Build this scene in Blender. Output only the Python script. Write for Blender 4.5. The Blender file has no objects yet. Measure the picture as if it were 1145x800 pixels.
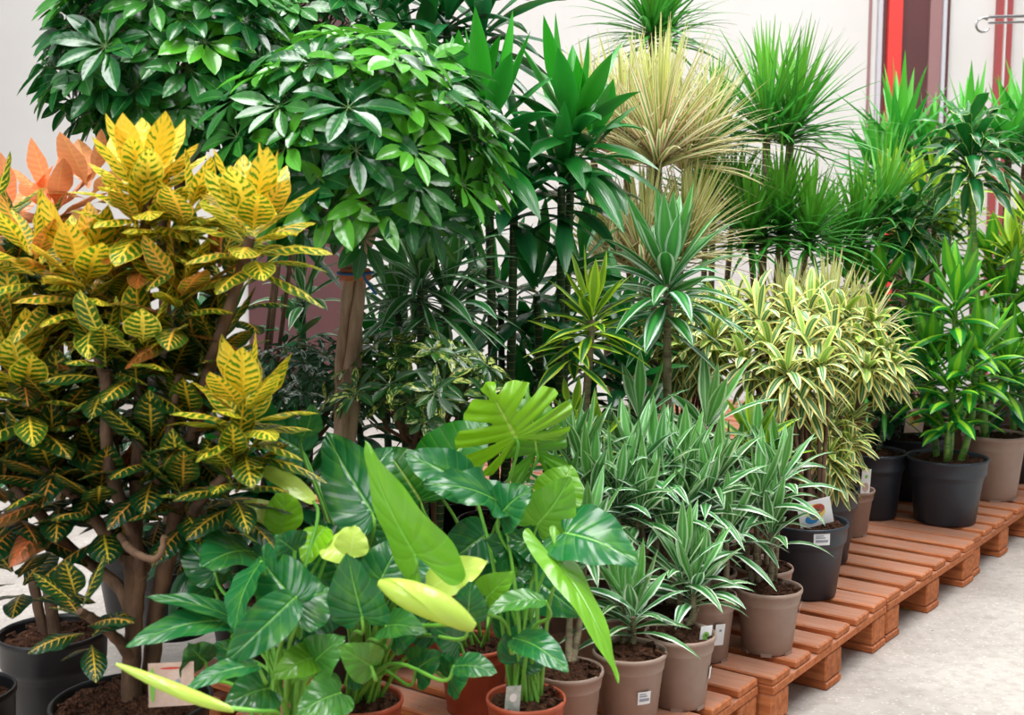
import bpy, math, random
from math import sin, cos, pi, radians, sqrt
from mathutils import Vector, Matrix
random.seed(7)
R = random.random
def U(a, b): return a + (b - a) * random.random()
V = Vector
COL = bpy.context.scene.collection
F = 1400.0; CAMZ = 1.29; TH = radians(6.72)
CAM = V((0, 0, CAMZ))
def W(px, py, Y):
    c = (px - 572.5) / F; d = (400 - py) / F
    r = V((c, cos(TH) + d * sin(TH), -sin(TH) + d * cos(TH)))
    return CAM + r * (Y / r.y)
UU = V((.6, .8, 0)); VV = V((-.8, .6, 0)); P0 = V((.644, 2.967, 0))
def row(s, v, z=0): return P0 + UU * s + VV * v + V((0, 0, z))

# ------------------------------------------------------------------ materials
class NT:
    def __init__(s, name):
        s.mat = bpy.data.materials.new(name); s.mat.use_nodes = True
        s.t = s.mat.node_tree; s.n = s.t.nodes; s.n.clear()
        s.out = s.n.new('ShaderNodeOutputMaterial')
    def lk(s, a, b):
        if isinstance(a, (int, float)): b.default_value = a
        elif isinstance(a, (tuple, list)): b.default_value = tuple(a) + ((1,) if len(a) == 3 and len(b.default_value) == 4 else ())
        else: s.t.links.new(a, b)
    def m(s, op, a, b=0.0, c=0.0, clamp=False):
        n = s.n.new('ShaderNodeMath'); n.operation = op; n.use_clamp = clamp
        s.lk(a, n.inputs[0]); s.lk(b, n.inputs[1]); s.lk(c, n.inputs[2]); return n.outputs[0]
    def mix(s, f, a, b, mode='MIX'):
        n = s.n.new('ShaderNodeMix'); n.data_type = 'RGBA'; n.blend_type = mode
        s.lk(f, n.inputs[0]); s.lk(a, n.inputs[6]); s.lk(b, n.inputs[7]); return n.outputs[2]
    def sm(s, x, lo, hi):
        n = s.n.new('ShaderNodeMapRange'); n.interpolation_type = 'SMOOTHSTEP'
        s.lk(x, n.inputs[0]); n.inputs[1].default_value = lo; n.inputs[2].default_value = hi; return n.outputs[0]
    def ramp(s, x, stops, interp='LINEAR'):
        n = s.n.new('ShaderNodeValToRGB'); n.color_ramp.interpolation = interp
        e = n.color_ramp.elements
        while len(e) < len(stops): e.new(.5)
        for i, (p, c) in enumerate(stops): e[i].position = p; e[i].color = tuple(c) + (1,)
        s.lk(x, n.inputs[0]); return n.outputs[0]
    def uv(s, name):
        n = s.n.new('ShaderNodeUVMap'); n.uv_map = name
        q = s.n.new('ShaderNodeSeparateXYZ'); s.lk(n.outputs[0], q.inputs[0]); return q.outputs[0], q.outputs[1]
    def vec(s, x, y, z):
        n = s.n.new('ShaderNodeCombineXYZ')
        for i, q in enumerate((x, y, z)): s.lk(q, n.inputs[i])
        return n.outputs[0]
    def obj(s):
        return s.n.new('ShaderNodeTexCoord').outputs['Object']
    def noise(s, vec, scale, detail=3, rough=.55):
        n = s.n.new('ShaderNodeTexNoise'); n.inputs['Scale'].default_value = scale
        n.inputs['Detail'].default_value = detail; n.inputs['Roughness'].default_value = rough
        if vec is not None: s.lk(vec, n.inputs['Vector'])
        return n.outputs[0]
    def vor(s, vec, scale):
        n = s.n.new('ShaderNodeTexVoronoi'); n.inputs['Scale'].default_value = scale
        if vec is not None: s.lk(vec, n.inputs['Vector'])
        return n.outputs[0]
    def bump(s, h, strength=.3, dist=.01):
        n = s.n.new('ShaderNodeBump'); n.inputs['Strength'].default_value = strength
        n.inputs['Distance'].default_value = dist; s.lk(h, n.inputs['Height']); return n.outputs[0]
    def finish(s, col, rough=.5, bump=None, metal=0, spec=.5, trans=0, tcol=None):
        p = s.n.new('ShaderNodeBsdfPrincipled')
        s.lk(col, p.inputs['Base Color']); s.lk(rough, p.inputs['Roughness']); s.lk(metal, p.inputs['Metallic'])
        p.inputs['Specular IOR Level'].default_value = spec
        if bump is not None: s.t.links.new(bump, p.inputs['Normal'])
        o = p.outputs[0]
        if trans:
            t = s.n.new('ShaderNodeBsdfTranslucent'); s.lk(tcol if tcol is not None else col, t.inputs[0])
            x = s.n.new('ShaderNodeMixShader'); x.inputs[0].default_value = trans
            s.t.links.new(o, x.inputs[1]); s.t.links.new(t.outputs[0], x.inputs[2]); o = x.outputs[0]
        s.t.links.new(o, s.out.inputs[0]); return s.mat

def srgb(r, g, b):
    f = lambda c: ((c / 255 + .055) / 1.055) ** 2.4 if c > 10 else c / 255 / 12.92
    return (f(r), f(g), f(b))

def stripe_mat(name, stops, young=None, rough=.38, streak=.25, trans=.22, var=.35, tip=None, spec=.5, yl=.55):
    """strap leaf: colour bands across the blade (0 = midrib, 1 = margin)"""
    n = NT(name); u, v = n.uv('UV'); r, age = n.uv('RND')
    st = n.noise(n.vec(n.m('MULTIPLY', u, 16), n.m('MULTIPLY', v, 1.2), n.m('MULTIPLY', r, 60)), 1.0, 2)
    a = n.m('ABSOLUTE', n.m('SUBTRACT', n.m('MULTIPLY', u, 2), 1))
    a2 = n.m('ADD', a, n.m('MULTIPLY', n.m('SUBTRACT', st, .5), streak), clamp=True)
    c = n.ramp(a2, stops)
    if young:
        c = n.mix(n.sm(age, yl, .0), c, n.mix(.62, c, young))
    k = n.m('ADD', n.m('MULTIPLY', n.m('SUBTRACT', r, .5), var), 1)
    c = n.mix(1.0, c, n.vec(k, k, n.m('MULTIPLY', k, k)), 'MULTIPLY')
    if tip: c = n.mix(n.sm(v, .93, 1.0), c, tip)
    lines = n.m('SINE', n.m('MULTIPLY', u, 60))
    return n.finish(c, rough, n.bump(lines, .12, .002), trans=trans, spec=spec)

def broad_mat(name, dark, light, vein, rough=.3, nv=8, skew=.9, veinw=.05, veinamt=.5, trans=.25, spec=.5, patch=None, bs=.35):
    n = NT(name); u, v = n.uv('UV'); r, age = n.uv('RND')
    a = n.m('ABSOLUTE', n.m('SUBTRACT', n.m('MULTIPLY', u, 2), 1))
    c = n.mix(n.sm(age, .9, .1), dark, light)
    nz = n.noise(n.vec(n.m('MULTIPLY', u, 3), n.m('MULTIPLY', v, 3), n.m('MULTIPLY', r, 40)), 1.3, 3)
    c = n.mix(n.m('MULTIPLY', n.sm(nz, .45, .75), .35), c, n.mix(.5, c, light))
    if patch: c = n.mix(n.m('MULTIPLY', n.sm(nz, .52, .56), n.sm(r, .5, .7)), c, patch)
    ph = n.m('FRACT', n.m('SUBTRACT', n.m('MULTIPLY', v, nv), n.m('MULTIPLY', a, skew)))
    d = n.m('ABSOLUTE', n.m('SUBTRACT', ph, .5))
    lat = n.m('SUBTRACT', 1, n.sm(d, veinw * .3, veinw * 1.6))
    mid = n.m('SUBTRACT', 1, n.sm(a, .015, .05))
    vm = n.m('MAXIMUM', n.m('MULTIPLY', lat, veinamt), mid)
    c = n.mix(n.m('MULTIPLY', vm, .7), c, vein)
    k = n.m('ADD', n.m('MULTIPLY', n.m('SUBTRACT', r, .5), .3), 1)
    c = n.mix(1.0, c, n.vec(k, k, k), 'MULTIPLY')
    h = n.m('ADD', n.sm(d, 0, .35), n.m('MULTIPLY', n.sm(a, 0, .12), 1.5))
    return n.finish(c, rough, n.bump(h, bs, .003), trans=trans, spec=spec)

def croton_mat():
    n = NT('croton_leaf'); u, v = n.uv('UV'); r, age = n.uv('RND')
    a = n.m('ABSOLUTE', n.m('SUBTRACT', n.m('MULTIPLY', u, 2), 1))
    nz = n.noise(n.vec(n.m('MULTIPLY', u, 5), n.m('MULTIPLY', v, 7), n.m('MULTIPLY', r, 40)), 1.0, 3)
    nb = n.noise(n.vec(n.m('MULTIPLY', u, 2), n.m('MULTIPLY', v, 2), n.m('ADD', n.m('MULTIPLY', r, 70), 9)), 1.0, 2)
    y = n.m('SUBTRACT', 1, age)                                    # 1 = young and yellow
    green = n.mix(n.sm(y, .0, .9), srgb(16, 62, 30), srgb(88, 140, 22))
    yel = n.ramp(r, [(0, srgb(250, 226, 84)), (.45, srgb(246, 212, 56)), (.8, srgb(248, 194, 70)), (1, srgb(238, 150, 66))])
    veinc = n.mix(n.sm(age, .55, 1.0), yel, n.ramp(r, [(0, srgb(205, 190, 50)), (.6, srgb(222, 160, 60)), (1, srgb(205, 104, 62))]))
    wob = n.m('MULTIPLY', n.m('SUBTRACT', nz, .5), 1.1)
    nf = n.noise(n.vec(n.m('MULTIPLY', u, 14), n.m('MULTIPLY', v, 22), n.m('MULTIPLY', r, 30)), 1.0, 2)
    ph = n.m('FRACT', n.m('ADD', n.m('SUBTRACT', n.m('MULTIPLY', v, n.m('ADD', 7.5, n.m('MULTIPLY', r, 2.5))), n.m('MULTIPLY', a, 1.5)), wob))
    d = n.m('ABSOLUTE', n.m('SUBTRACT', ph, .5))
    wdt = n.m('ADD', n.m('MULTIPLY', n.m('SUBTRACT', nf, .38), .28), n.m('MULTIPLY', n.m('MULTIPLY', y, y), .30))
    lat = n.m('SUBTRACT', 1, n.m('DIVIDE', n.m('SUBTRACT', d, wdt), .09, clamp=True), clamp=True)
    reach = n.m('SUBTRACT', 1, n.sm(n.m('SUBTRACT', a, n.m('MULTIPLY', y, .55)), .25, .75))
    lat = n.m('MULTIPLY', lat, reach)
    mid = n.m('SUBTRACT', 1, n.sm(n.m('SUBTRACT', a, n.m('MULTIPLY', y, .08)), .03, .10))
    edge = n.m('MULTIPLY', n.sm(a, .86, .97), n.sm(y, .25, .7))
    wash = n.m('MULTIPLY', n.sm(n.m('ADD', nb, n.m('MULTIPLY', n.m('SUBTRACT', y, .9), 1.2)), .5, .66), .85)
    f = n.m('MAXIMUM', n.m('MAXIMUM', lat, mid), n.m('MAXIMUM', edge, wash), clamp=True)
    c = n.mix(f, green, veinc)
    blush = n.m('MULTIPLY', n.sm(r, .80, .95), n.sm(nb, .35, .6))
    c = n.mix(n.m('MULTIPLY', blush, .6), c, srgb(220, 112, 62))
    h = n.m('ADD', n.sm(d, 0, .4), n.m('MULTIPLY', n.sm(a, 0, .15), 1.5))
    return n.finish(c, .3, n.bump(h, .4, .003), trans=.28, spec=.5)

G = srgb
M = {}
M['croton'] = croton_mat()
M['croton_orange'] = broad_mat('croton_salmon_leaf', G(120, 104, 40), G(242, 160, 110), G(250, 206, 110), nv=10, veinamt=.5, trans=.3)
M['scheff'] = broad_mat('umbrella_leaf', G(22, 88, 40), G(84, 164, 40), G(120, 180, 96), rough=.24, nv=6, veinamt=.06, trans=.25, spec=.6, bs=.06)
M['scheffvar'] = broad_mat('variegated_umbrella_leaf', G(24, 80, 30), G(60, 120, 40), G(160, 180, 90), rough=.28, nv=9, veinamt=.1, patch=G(206, 212, 110), bs=.05)
M['scheffwhite'] = broad_mat('white_variegated_leaf', G(30, 80, 44), G(60, 110, 70), G(190, 200, 190), rough=.28, nv=9, veinamt=.1, patch=G(220, 226, 220), bs=.05)
M['phil'] = broad_mat('philodendron_leaf', G(28, 104, 52), G(140, 206, 30), G(130, 196, 84), rough=.24, nv=9, skew=1.0, veinamt=.22, trans=.3, spec=.6)
M['philnew'] = broad_mat('new_philodendron_leaf', G(150, 205, 60), G(206, 232, 104), G(225, 240, 150), rough=.22, nv=10, veinamt=.08, bs=.08, trans=.35)
M['monst'] = broad_mat('monstera_leaf', G(36, 120, 30), G(136, 196, 28), G(196, 226, 110), rough=.3, nv=12, skew=.0, veinamt=.15, trans=.35)
M['cordy'] = stripe_mat('cordyline_leaf', [(0, G(24, 104, 38)), (.5, G(26, 112, 40)), (1, G(46, 132, 54))], young=G(60, 176, 30), rough=.28, spec=.6)
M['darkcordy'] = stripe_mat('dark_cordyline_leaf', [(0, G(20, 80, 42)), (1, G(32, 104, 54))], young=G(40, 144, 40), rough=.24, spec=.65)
M['warn'] = stripe_mat('striped_dracaena_leaf', [(0, G(60, 140, 56)), (.25, G(44, 124, 48)), (.52, G(32, 104, 44)), (.62, G(176, 204, 176)), (.78, G(206, 224, 200)), (.88, G(60, 126, 66)), (1, G(44, 112, 54))], young=G(90, 160, 70), streak=.35, rough=.3)
M['smallwarn'] = stripe_mat('white_striped_dracaena_leaf', [(0, G(170, 200, 160)), (.12, G(84, 146, 74)), (.4, G(46, 116, 50)), (.66, G(66, 134, 66)), (.75, G(220, 234, 208)), (.95, G(234, 243, 222)), (1, G(150, 190, 140))], young=G(110, 180, 80), streak=.42, rough=.32)
M['lime'] = stripe_mat('lime_striped_dracaena_leaf', [(0, G(44, 120, 44)), (.38, G(30, 98, 36)), (.52, G(60, 130, 50)), (.66, G(196, 222, 60)), (1, G(188, 216, 40))], young=G(170, 210, 50), streak=.2, rough=.32)
M['india'] = stripe_mat('yellow_edged_leaf', [(0, G(150, 180, 130)), (.2, G(60, 116, 52)), (.46, G(80, 134, 64)), (.56, G(250, 244, 176)), (.8, G(252, 242, 160)), (1, G(240, 220, 96))], young=G(170, 210, 80), streak=.26, rough=.3, trans=.2, yl=.22)
M['marg'] = stripe_mat('green_blade_leaf', [(0, G(84, 170, 60)), (.6, G(48, 136, 44)), (.9, G(56, 128, 50)), (1, G(110, 100, 60))], young=G(130, 200, 60), streak=.2, rough=.4, trans=.28)
M['bicol'] = stripe_mat('cream_blade_leaf', [(0, G(120, 156, 80)), (.26, G(130, 160, 86)), (.42, G(236, 236, 180)), (.7, G(232, 222, 186)), (.88, G(214, 164, 140)), (1, G(200, 136, 124))], young=G(222, 232, 140), streak=.6, rough=.45, trans=.35, var=.5)
M['yucca'] = stripe_mat('yucca_leaf', [(0, G(60, 164, 60)), (1, G(44, 142, 54))], young=G(110, 204, 60), streak=.2, rough=.36)
M['compact'] = stripe_mat('pale_edged_leaf', [(0, G(34, 112, 54)), (.5, G(20, 90, 42)), (.84, G(22, 84, 40)), (.92, G(190, 214, 120)), (1, G(206, 226, 140))], young=G(40, 130, 44), streak=.08, rough=.2, spec=.7)
M['cintho'] = stripe_mat('lime_centred_leaf', [(0, G(150, 204, 50)), (.28, G(146, 208, 48)), (.38, G(48, 138, 44)), (.6, G(26, 116, 40)), (1, G(30, 120, 44))], young=G(90, 170, 40), streak=.14, rough=.26, spec=.6)

def plain(name, c, rough=.5, c2=None, sc=20, bs=0, metal=0, spec=.5, stretch=None, bd=.01):
    n = NT(name); o = n.obj(); col = c; b = None
    if stretch:
        mp = n.n.new('ShaderNodeMapping'); mp.inputs['Scale'].default_value = stretch; n.lk(o, mp.inputs[0]); o = mp.outputs[0]
    if c2 is not None or bs:
        nz = n.noise(o, sc, 5, .6)
        if c2 is not None: col = n.mix(n.sm(nz, .32, .68), c, c2)
        if bs: b = n.bump(nz, bs, bd)
    return n.finish(col, rough, b, metal, spec)
M['bark'] = plain('brown_bark', G(112, 84, 60), .8, G(72, 52, 38), 30, .7, stretch=(1, 1, .35))
M['palebark'] = plain('pale_bark', G(196, 168, 146), .75, G(150, 120, 98), 34, .5, stretch=(1, 1, .2))
M['greystem'] = plain('grey_stem', G(150, 134, 110), .8, G(96, 80, 62), 40, .5)
M['cane'] = plain('green_cane', G(50, 116, 36), .45, G(104, 150, 50), 30, .3)
M['darkcane'] = plain('dark_cane', G(26, 62, 34), .5, G(52, 84, 44), 30, .3)
M['scar'] = plain('cane_ring', G(140, 140, 96), .8)
M['petiole'] = plain('petiole', G(92, 160, 52), .4, G(124, 186, 70), 12)
M['twig'] = plain('green_twig', G(86, 124, 60), .5, G(60, 90, 40), 12)
M['tan'] = plain('taupe_plastic', G(160, 136, 122), .48, G(152, 128, 114), 14)
M['dark'] = plain('anthracite_plastic', G(42, 52, 62), .42, G(38, 46, 56), 10)
M['black'] = plain('black_plastic', G(15, 15, 18), .4, G(20, 20, 23), 10)
M['terra'] = plain('terracotta_plastic', G(180, 84, 54), .5, G(164, 74, 46), 12)
M['white'] = plain('white_paper', G(238, 240, 242), .5)
M['clear'] = plain('pale_tag', G(196, 204, 200), .35, G(150, 170, 160), 60)
M['card'] = plain('pink_card', G(214, 190, 176), .6, G(196, 168, 150), 30)
M['red'] = plain('red_print', G(200, 60, 48), .5)
M['blueprint'] = plain('blue_print', G(60, 150, 214), .5)
M['greenprint'] = plain('green_print', G(130, 196, 80), .5)
M['yellowprint'] = plain('yellow_print', G(240, 214, 110), .5)
M['greyprint'] = plain('grey_print', G(150, 156, 170), .5)
M['tie'] = plain('blue_tie', G(20, 96, 160), .4)
M['tape'] = plain('orange_tape', G(206, 122, 72), .6, G(180, 92, 60), 40)
M['steel'] = plain('steel', G(190, 188, 190), .25, metal=1)
def soil_mat():
    n = NT('potting_soil'); o = n.obj()
    a = n.noise(o, 90, 6, .7); b = n.vor(o, 140)
    c = n.ramp(a, [(0, G(24, 14, 10)), (.45, G(62, 38, 26)), (.6, G(96, 62, 42)), (.75, G(136, 96, 70))])
    return n.finish(c, .95, n.bump(n.m('ADD', a, b), .9, .012), spec=.2)
M['soil'] = soil_mat()
def wood_mat():
    n = NT('stained_pallet_wood'); o = n.obj()
    oi = n.n.new('ShaderNodeObjectInfo')
    mp = n.n.new('ShaderNodeMapping'); mp.inputs['Scale'].default_value = (14, 1.0, 14); n.lk(o, mp.inputs[0])
    rn = n.m('MULTIPLY', oi.outputs['Random'], 30)
    ad = n.n.new('ShaderNodeVectorMath'); ad.operation = 'ADD'; n.lk(mp.outputs[0], ad.inputs[0]); n.lk(n.vec(rn, rn, rn), ad.inputs[1])
    g = n.noise(ad.outputs[0], 5, 5, .6)
    c = n.ramp(g, [(.25, G(140, 76, 42)), (.5, G(180, 104, 60)), (.75, G(204, 130, 82))])
    tc = n.n.new('ShaderNodeTexCoord'); sp = n.n.new('ShaderNodeSeparateXYZ'); n.lk(tc.outputs['Normal'], sp.inputs[0])
    dn = n.noise(o, 16, 5, .65)
    dust = n.m('MULTIPLY', n.sm(sp.outputs[2], .6, .95), n.sm(dn, .05, .6))
    c = n.mix(n.m('MULTIPLY', dust, .85), c, n.mix(g, G(146, 104, 86), G(180, 138, 118)))
    k = n.m('ADD', .88, n.m('MULTIPLY', oi.outputs['Random'], .24)); c = n.mix(1.0, c, n.vec(k, k, k), 'MULTIPLY')
    sp2 = n.vor(o, 26); c = n.mix(n.m('MULTIPLY', n.m('SUBTRACT', 1, n.sm(sp2, .05, .1)), .6), c, G(70, 44, 34))
    return n.finish(c, .75, n.bump(g, .35, .004), spec=.3)
M['wood'] = wood_mat()
def floor_mat():
    n = NT('concrete_floor'); o = n.obj()
    a = n.noise(o, 1.6, 6, .62); b = n.noise(o, 26, 5, .7); v = n.vor(o, 55); v2 = n.vor(o, 9)
    c = n.mix(n.sm(a, .3, .7), G(160, 153, 146), G(186, 179, 172))
    c = n.mix(n.m('MULTIPLY', n.sm(b, .42, .7), .5), c, G(136, 126, 118))
    c = n.mix(n.m('MULTIPLY', n.m('SUBTRACT', 1, n.sm(v, .1, .28)), .4), c, G(226, 222, 216))
    c = n.mix(n.m('MULTIPLY', n.m('SUBTRACT', 1, n.sm(v2, .02, .05)), .9), c, G(96, 80, 68))
    return n.finish(c, n.ramp(a, [(0, (.45,) * 3), (1, (.65,) * 3)]), n.bump(b, .25, .004), spec=.4)
M['floor'] = floor_mat()
M['wall'] = plain('cream_wall_panel', G(214, 211, 208), .6, G(210, 206, 203), 1.5)
M['maroon'] = plain('maroon_panel', G(92, 52, 52), .5, G(86, 48, 50), 3)
M['maroon2'] = plain('mauve_panel', G(150, 112, 112), .5)
M['redpaint'] = plain('red_paint', G(222, 62, 56), .45)
M['dullred'] = plain('dull_red_paint', G(160, 72, 72), .5)
M['greymetal'] = plain('grey_metal', G(196, 196, 202), .4)

# ------------------------------------------------------------------ mesh builder
class MB:
    def __init__(s): s.v = []; s.f = []; s.uv = []; s.rn = []; s.mi = []
    def grid(s, rows, uvs=None, rnd=(0, 0), wrap=False, mi=0):
        b = len(s.v); nr = len(rows); nc = len(rows[0])
        for r in rows: s.v.extend(r)
        for i in range(nr - 1):
            for j in range(nc if wrap else nc - 1):
                k = (j + 1) % nc
                s.f.append((b + i * nc + j, b + i * nc + k, b + (i + 1) * nc + k, b + (i + 1) * nc + j))
                s.mi.append(mi)
                if uvs: s.uv.extend((uvs[i][j], uvs[i][k], uvs[i + 1][k], uvs[i + 1][j]))
                else: s.uv.extend(((0, 0),) * 4)
                s.rn.extend((rnd,) * 4)
    def poly(s, pts, mi=0):
        b = len(s.v); s.v.extend(pts); s.f.append(tuple(range(b, b + len(pts)))); s.mi.append(mi)
        s.uv.extend(((0, 0),) * len(pts)); s.rn.extend(((0, 0),) * len(pts))
    def box(s, c, h, mat=None, mi=0, bev=0):
        X, Y, Z = mat if mat else (V((1, 0, 0)), V((0, 1, 0)), V((0, 0, 1)))
        c = V(c)
        P = lambda x, y, z: c + X * x * h[0] + Y * y * h[1] + Z * z * h[2]
        for q in (((-1,-1,-1),(-1,1,-1),(1,1,-1),(1,-1,-1)), ((-1,-1,1),(1,-1,1),(1,1,1),(-1,1,1)),
                  ((-1,-1,-1),(1,-1,-1),(1,-1,1),(-1,-1,1)), ((1,1,-1),(-1,1,-1),(-1,1,1),(1,1,1)),
                  ((-1,1,-1),(-1,-1,-1),(-1,-1,1),(-1,1,1)), ((1,-1,-1),(1,1,-1),(1,1,1),(1,-1,1))):
            s.poly([P(*k) for k in q], mi)
    def tube(s, pts, rad, n=8, cap=True, mi=0, rnd=(0, 0)):
        pts = [V(p) for p in pts]; rows = []; ref = None
        for i, p in enumerate(pts):
            t = (pts[min(i + 1, len(pts) - 1)] - pts[max(i - 1, 0)]).normalized()
            if ref is None: ref = t.orthogonal().normalized()
            ref = (ref - t * ref.dot(t)).normalized(); b = t.cross(ref)
            r = rad[i] if isinstance(rad, (list, tuple)) else rad
            rows.append([p + (ref * cos(2 * pi * k / n) + b * sin(2 * pi * k / n)) * r for k in range(n)])
        s.grid(rows, None, rnd, True, mi)
        if cap: s.poly(list(reversed(rows[0])), mi); s.poly(rows[-1], mi)
    def lathe(s, prof, n=40, mi=0, squash=None):
        s.grid([[V((r * cos(2 * pi * k / n), r * sin(2 * pi * k / n), z)) for k in range(n)] for r, z in prof], None, (0, 0), True, mi)
    def build(s, name, mats, parent=None, smooth=True, origin=None):
        me = bpy.data.meshes.new(name); o = V(origin) if origin is not None else None
        vs = [(v - o) for v in s.v] if o is not None else s.v
        me.from_pydata(vs, [], s.f)
        if not isinstance(mats, (list, tuple)): mats = [mats]
        for m in mats: me.materials.append(m)
        me.polygons.foreach_set('material_index', s.mi)
        if smooth: me.polygons.foreach_set('use_smooth', [True] * len(s.f))
        a = me.uv_layers.new(name='UV'); b = me.uv_layers.new(name='RND')
        a.data.foreach_set('uv', [x for p in s.uv for x in p]); b.data.foreach_set('uv', [x for p in s.rn for x in p])
        me.update()
        ob = bpy.data.objects.new(name, me); COL.objects.link(ob)
        if o is not None: ob.location = o
        if parent is not None:
            ob.parent = parent
            ob.location = (o if o is not None else V((0, 0, 0))) - parent.get('_w', V((0, 0, 0))) if False else ob.location
        return ob

def catmull(pts, n):
    pts = [V(p) for p in pts]; q = [pts[0] * 2 - pts[1]] + pts + [pts[-1] * 2 - pts[-2]]; out = []
    for i in range(1, len(q) - 2):
        for k in range(n):
            t = k / n; a, b, c, d = q[i - 1:i + 3]
            out.append(.5 * ((2 * b) + (c - a) * t + (2 * a - 5 * b + 4 * c - d) * t * t + (3 * b - a - 3 * c + d) * t ** 3))
    out.append(pts[-1]); return out
def thing(name, label, cat, loc=(0, 0, 0), group=None):
    o = bpy.data.objects.new(name, None); COL.objects.link(o); o.location = loc
    o.empty_display_size = .05
    o['label'] = label; o['category'] = cat
    if group: o['group'] = group
    return o
def part(mb, name, mats, t, label=None, smooth=True):
    """mesh part built in world coordinates, stored relative to its thing"""
    base = V(t.location); p = t.parent
    while p is not None: base += V(p.location); p = p.parent
    mb.v = [v - base for v in mb.v]
    o = mb.build(name, mats, t, smooth)
    if label: o['label'] = label
    return o
def struct(mb, name, mats, smooth=False):
    o = mb.build(name, mats, None, smooth); o['kind'] = 'structure'; return o

# ------------------------------------------------------------------ leaves
DOWN = V((0, 0, -1))
def prof(kind, t):
    if kind == 'strap':
        w = .5 + .5 * min(1, t / .3) ** .7
        return w * (1 if t < .55 else max(0, 1 - ((t - .55) / .45) ** 1.9) ** .9)
    if kind == 'lance':
        w = .28 + .72 * min(1, t / .42) ** 1.3 if t < .42 else 1
        return w * (1 if t < .48 else max(0, 1 - ((t - .48) / .52) ** 1.7))
    if kind == 'sword': return (.65 + .35 * min(1, t / .3)) * (1 - max(0, (t - .25) / .75) ** 1.3)
    if kind == 'blade': return (1 - t ** 2.2) * (.75 + .25 * min(1, t / .15))
    if kind == 'ell':
        if t < .12: return .1 + t * 1.2
        x = (t - .12) / .88; return max(0, sin(pi * x ** .85)) ** .72 * .97 + .03 * (1 - x)
    if kind == 'obov':
        x = t; return (.1 + .9 * max(0, sin(pi * min(1, x * .5 + x * x * .47))) ** .9) * (1 if t < .97 else .6)
    return 1
PC = {}
def strap(mb, p, d, L, w, kind='strap', droop=.5, fold=.25, n=8, nc=4, roll=0, age=.5, rnd=None, wave=0, stiff=1.6):
    p = V(p); d = V(d).normalized(); rnd = R() if rnd is None else rnd
    hz = V((d.x, d.y, 0))
    if hz.length < .05: hz = V((cos(rnd * 50), sin(rnd * 50), 0))
    side = V((-hz.y, hz.x, 0)).normalized()
    side = (side - d * side.dot(d)).normalized()
    if roll: side = (Matrix.Rotation(roll, 3, d) @ side)
    rows = []; uvs = []; st = L / n; ph = rnd * 20
    for i in range(n + 1):
        t = i / n
        hw = max(prof(kind, t) * w * .5, .0006)
        nr = side.cross(d).normalized()
        if nr.z < 0 and i == 0 and not roll: nr = -nr
        r_ = []; u_ = []
        for j in range(nc + 1):
            x = -1 + 2 * j / nc
            z = fold * abs(x) * hw + (wave * hw * sin(ph + t * 14) * x * abs(x) if wave else 0)
            r_.append(p + side * (x * hw) + nr * z); u_.append((j / nc, t))
        rows.append(r_); uvs.append(u_)
        # bend towards the ground
        k = droop * (.35 + t * stiff) / n
        d2 = (d + DOWN * k * (1 - max(0, -d.z)) * 1.1).normalized()
        side = (side - d2 * side.dot(d2)).normalized(); d = d2
        p = p + d * st
    mb.grid(rows, uvs, (rnd, age))

def rosette(mb, c, axis, n, L, w, kind, t0=8, t1=85, droop=(.2, 1.2), fold=.3, span=.06, seg=8, nc=4, wave=0, jit=.18, lvar=.2, young=(0, 1), power=.8, mat=None, rndr=(0, 1)):
    axis = V(axis).normalized(); e1 = axis.orthogonal().normalized(); e2 = axis.cross(e1); c = V(c)
    off = R() * 6
    for i in range(n):
        t = (i + .5) / n                                       # 0 = oldest and lowest
        a = off + i * 2.39996 + U(-jit, jit)
        tilt = radians(t0 + (t1 - t0) * (1 - t) ** power + U(-7, 7))
        rd = e1 * cos(a) + e2 * sin(a)
        d = axis * cos(tilt) + rd * sin(tilt)
        ll = L * (1 - lvar * t * .7) * U(1 - lvar, 1 + lvar * .4)
        p = c + axis * span * (t - .6) + rd * w * .12
        strap(mb, p, d, ll, w * U(.85, 1.1), kind, droop[1] + (droop[0] - droop[1]) * t, fold, seg, nc, U(-.25, .25), young[0] + (young[1] - young[0]) * (1 - t), rndr[0] + (rndr[1] - rndr[0]) * R(), wave)

def palmate(mb, c, d, n, L, w, age, droop=.5, tw=None, ang=78):
    d = V(d).normalized(); e1 = d.orthogonal().normalized(); e2 = d.cross(e1); off = R() * 6
    for k in range(n):
        a = off + k * 2 * pi / n + U(-.12, .12); an = radians(ang + U(-10, 10))
        rd = e1 * cos(a) + e2 * sin(a)
        q = d * cos(an) + rd * sin(an)
        ll = L * U(.82, 1.1)
        if tw is not None: tw.tube([c, c + q * L * .16], .0012, 4, False)
        strap2(mb, V(c) + q * L * .14, q, d, ll, w * ll / L, droop, age)
def strap2(mb, p, dirn, up, L, w, droop, age, kind='ell', n=7):
    """leaflet whose upper side faces `up`"""
    d = V(dirn).normalized(); side = d.cross(V(up)).normalized(); rnd = R(); rows = []; uvs = []; st = L / n
    for i in range(n + 1):
        t = i / n; hw = max(prof(kind, t) * w * .5, .0006); nr = side.cross(d)
        rows.append([p + side * x * hw + nr * abs(x) * hw * .28 for x in (-1, -.5, 0, .5, 1)])
        uvs.append([(q, t) for q in (0, .25, .5, .75, 1)])
        d = (d + DOWN * droop * (.3 + t) / n * (1 - max(0, -d.z))).normalized()
        side = (side - d * side.dot(d)).normalized(); p = p + d * st
    mb.grid(rows, uvs, (rnd, age))

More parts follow.
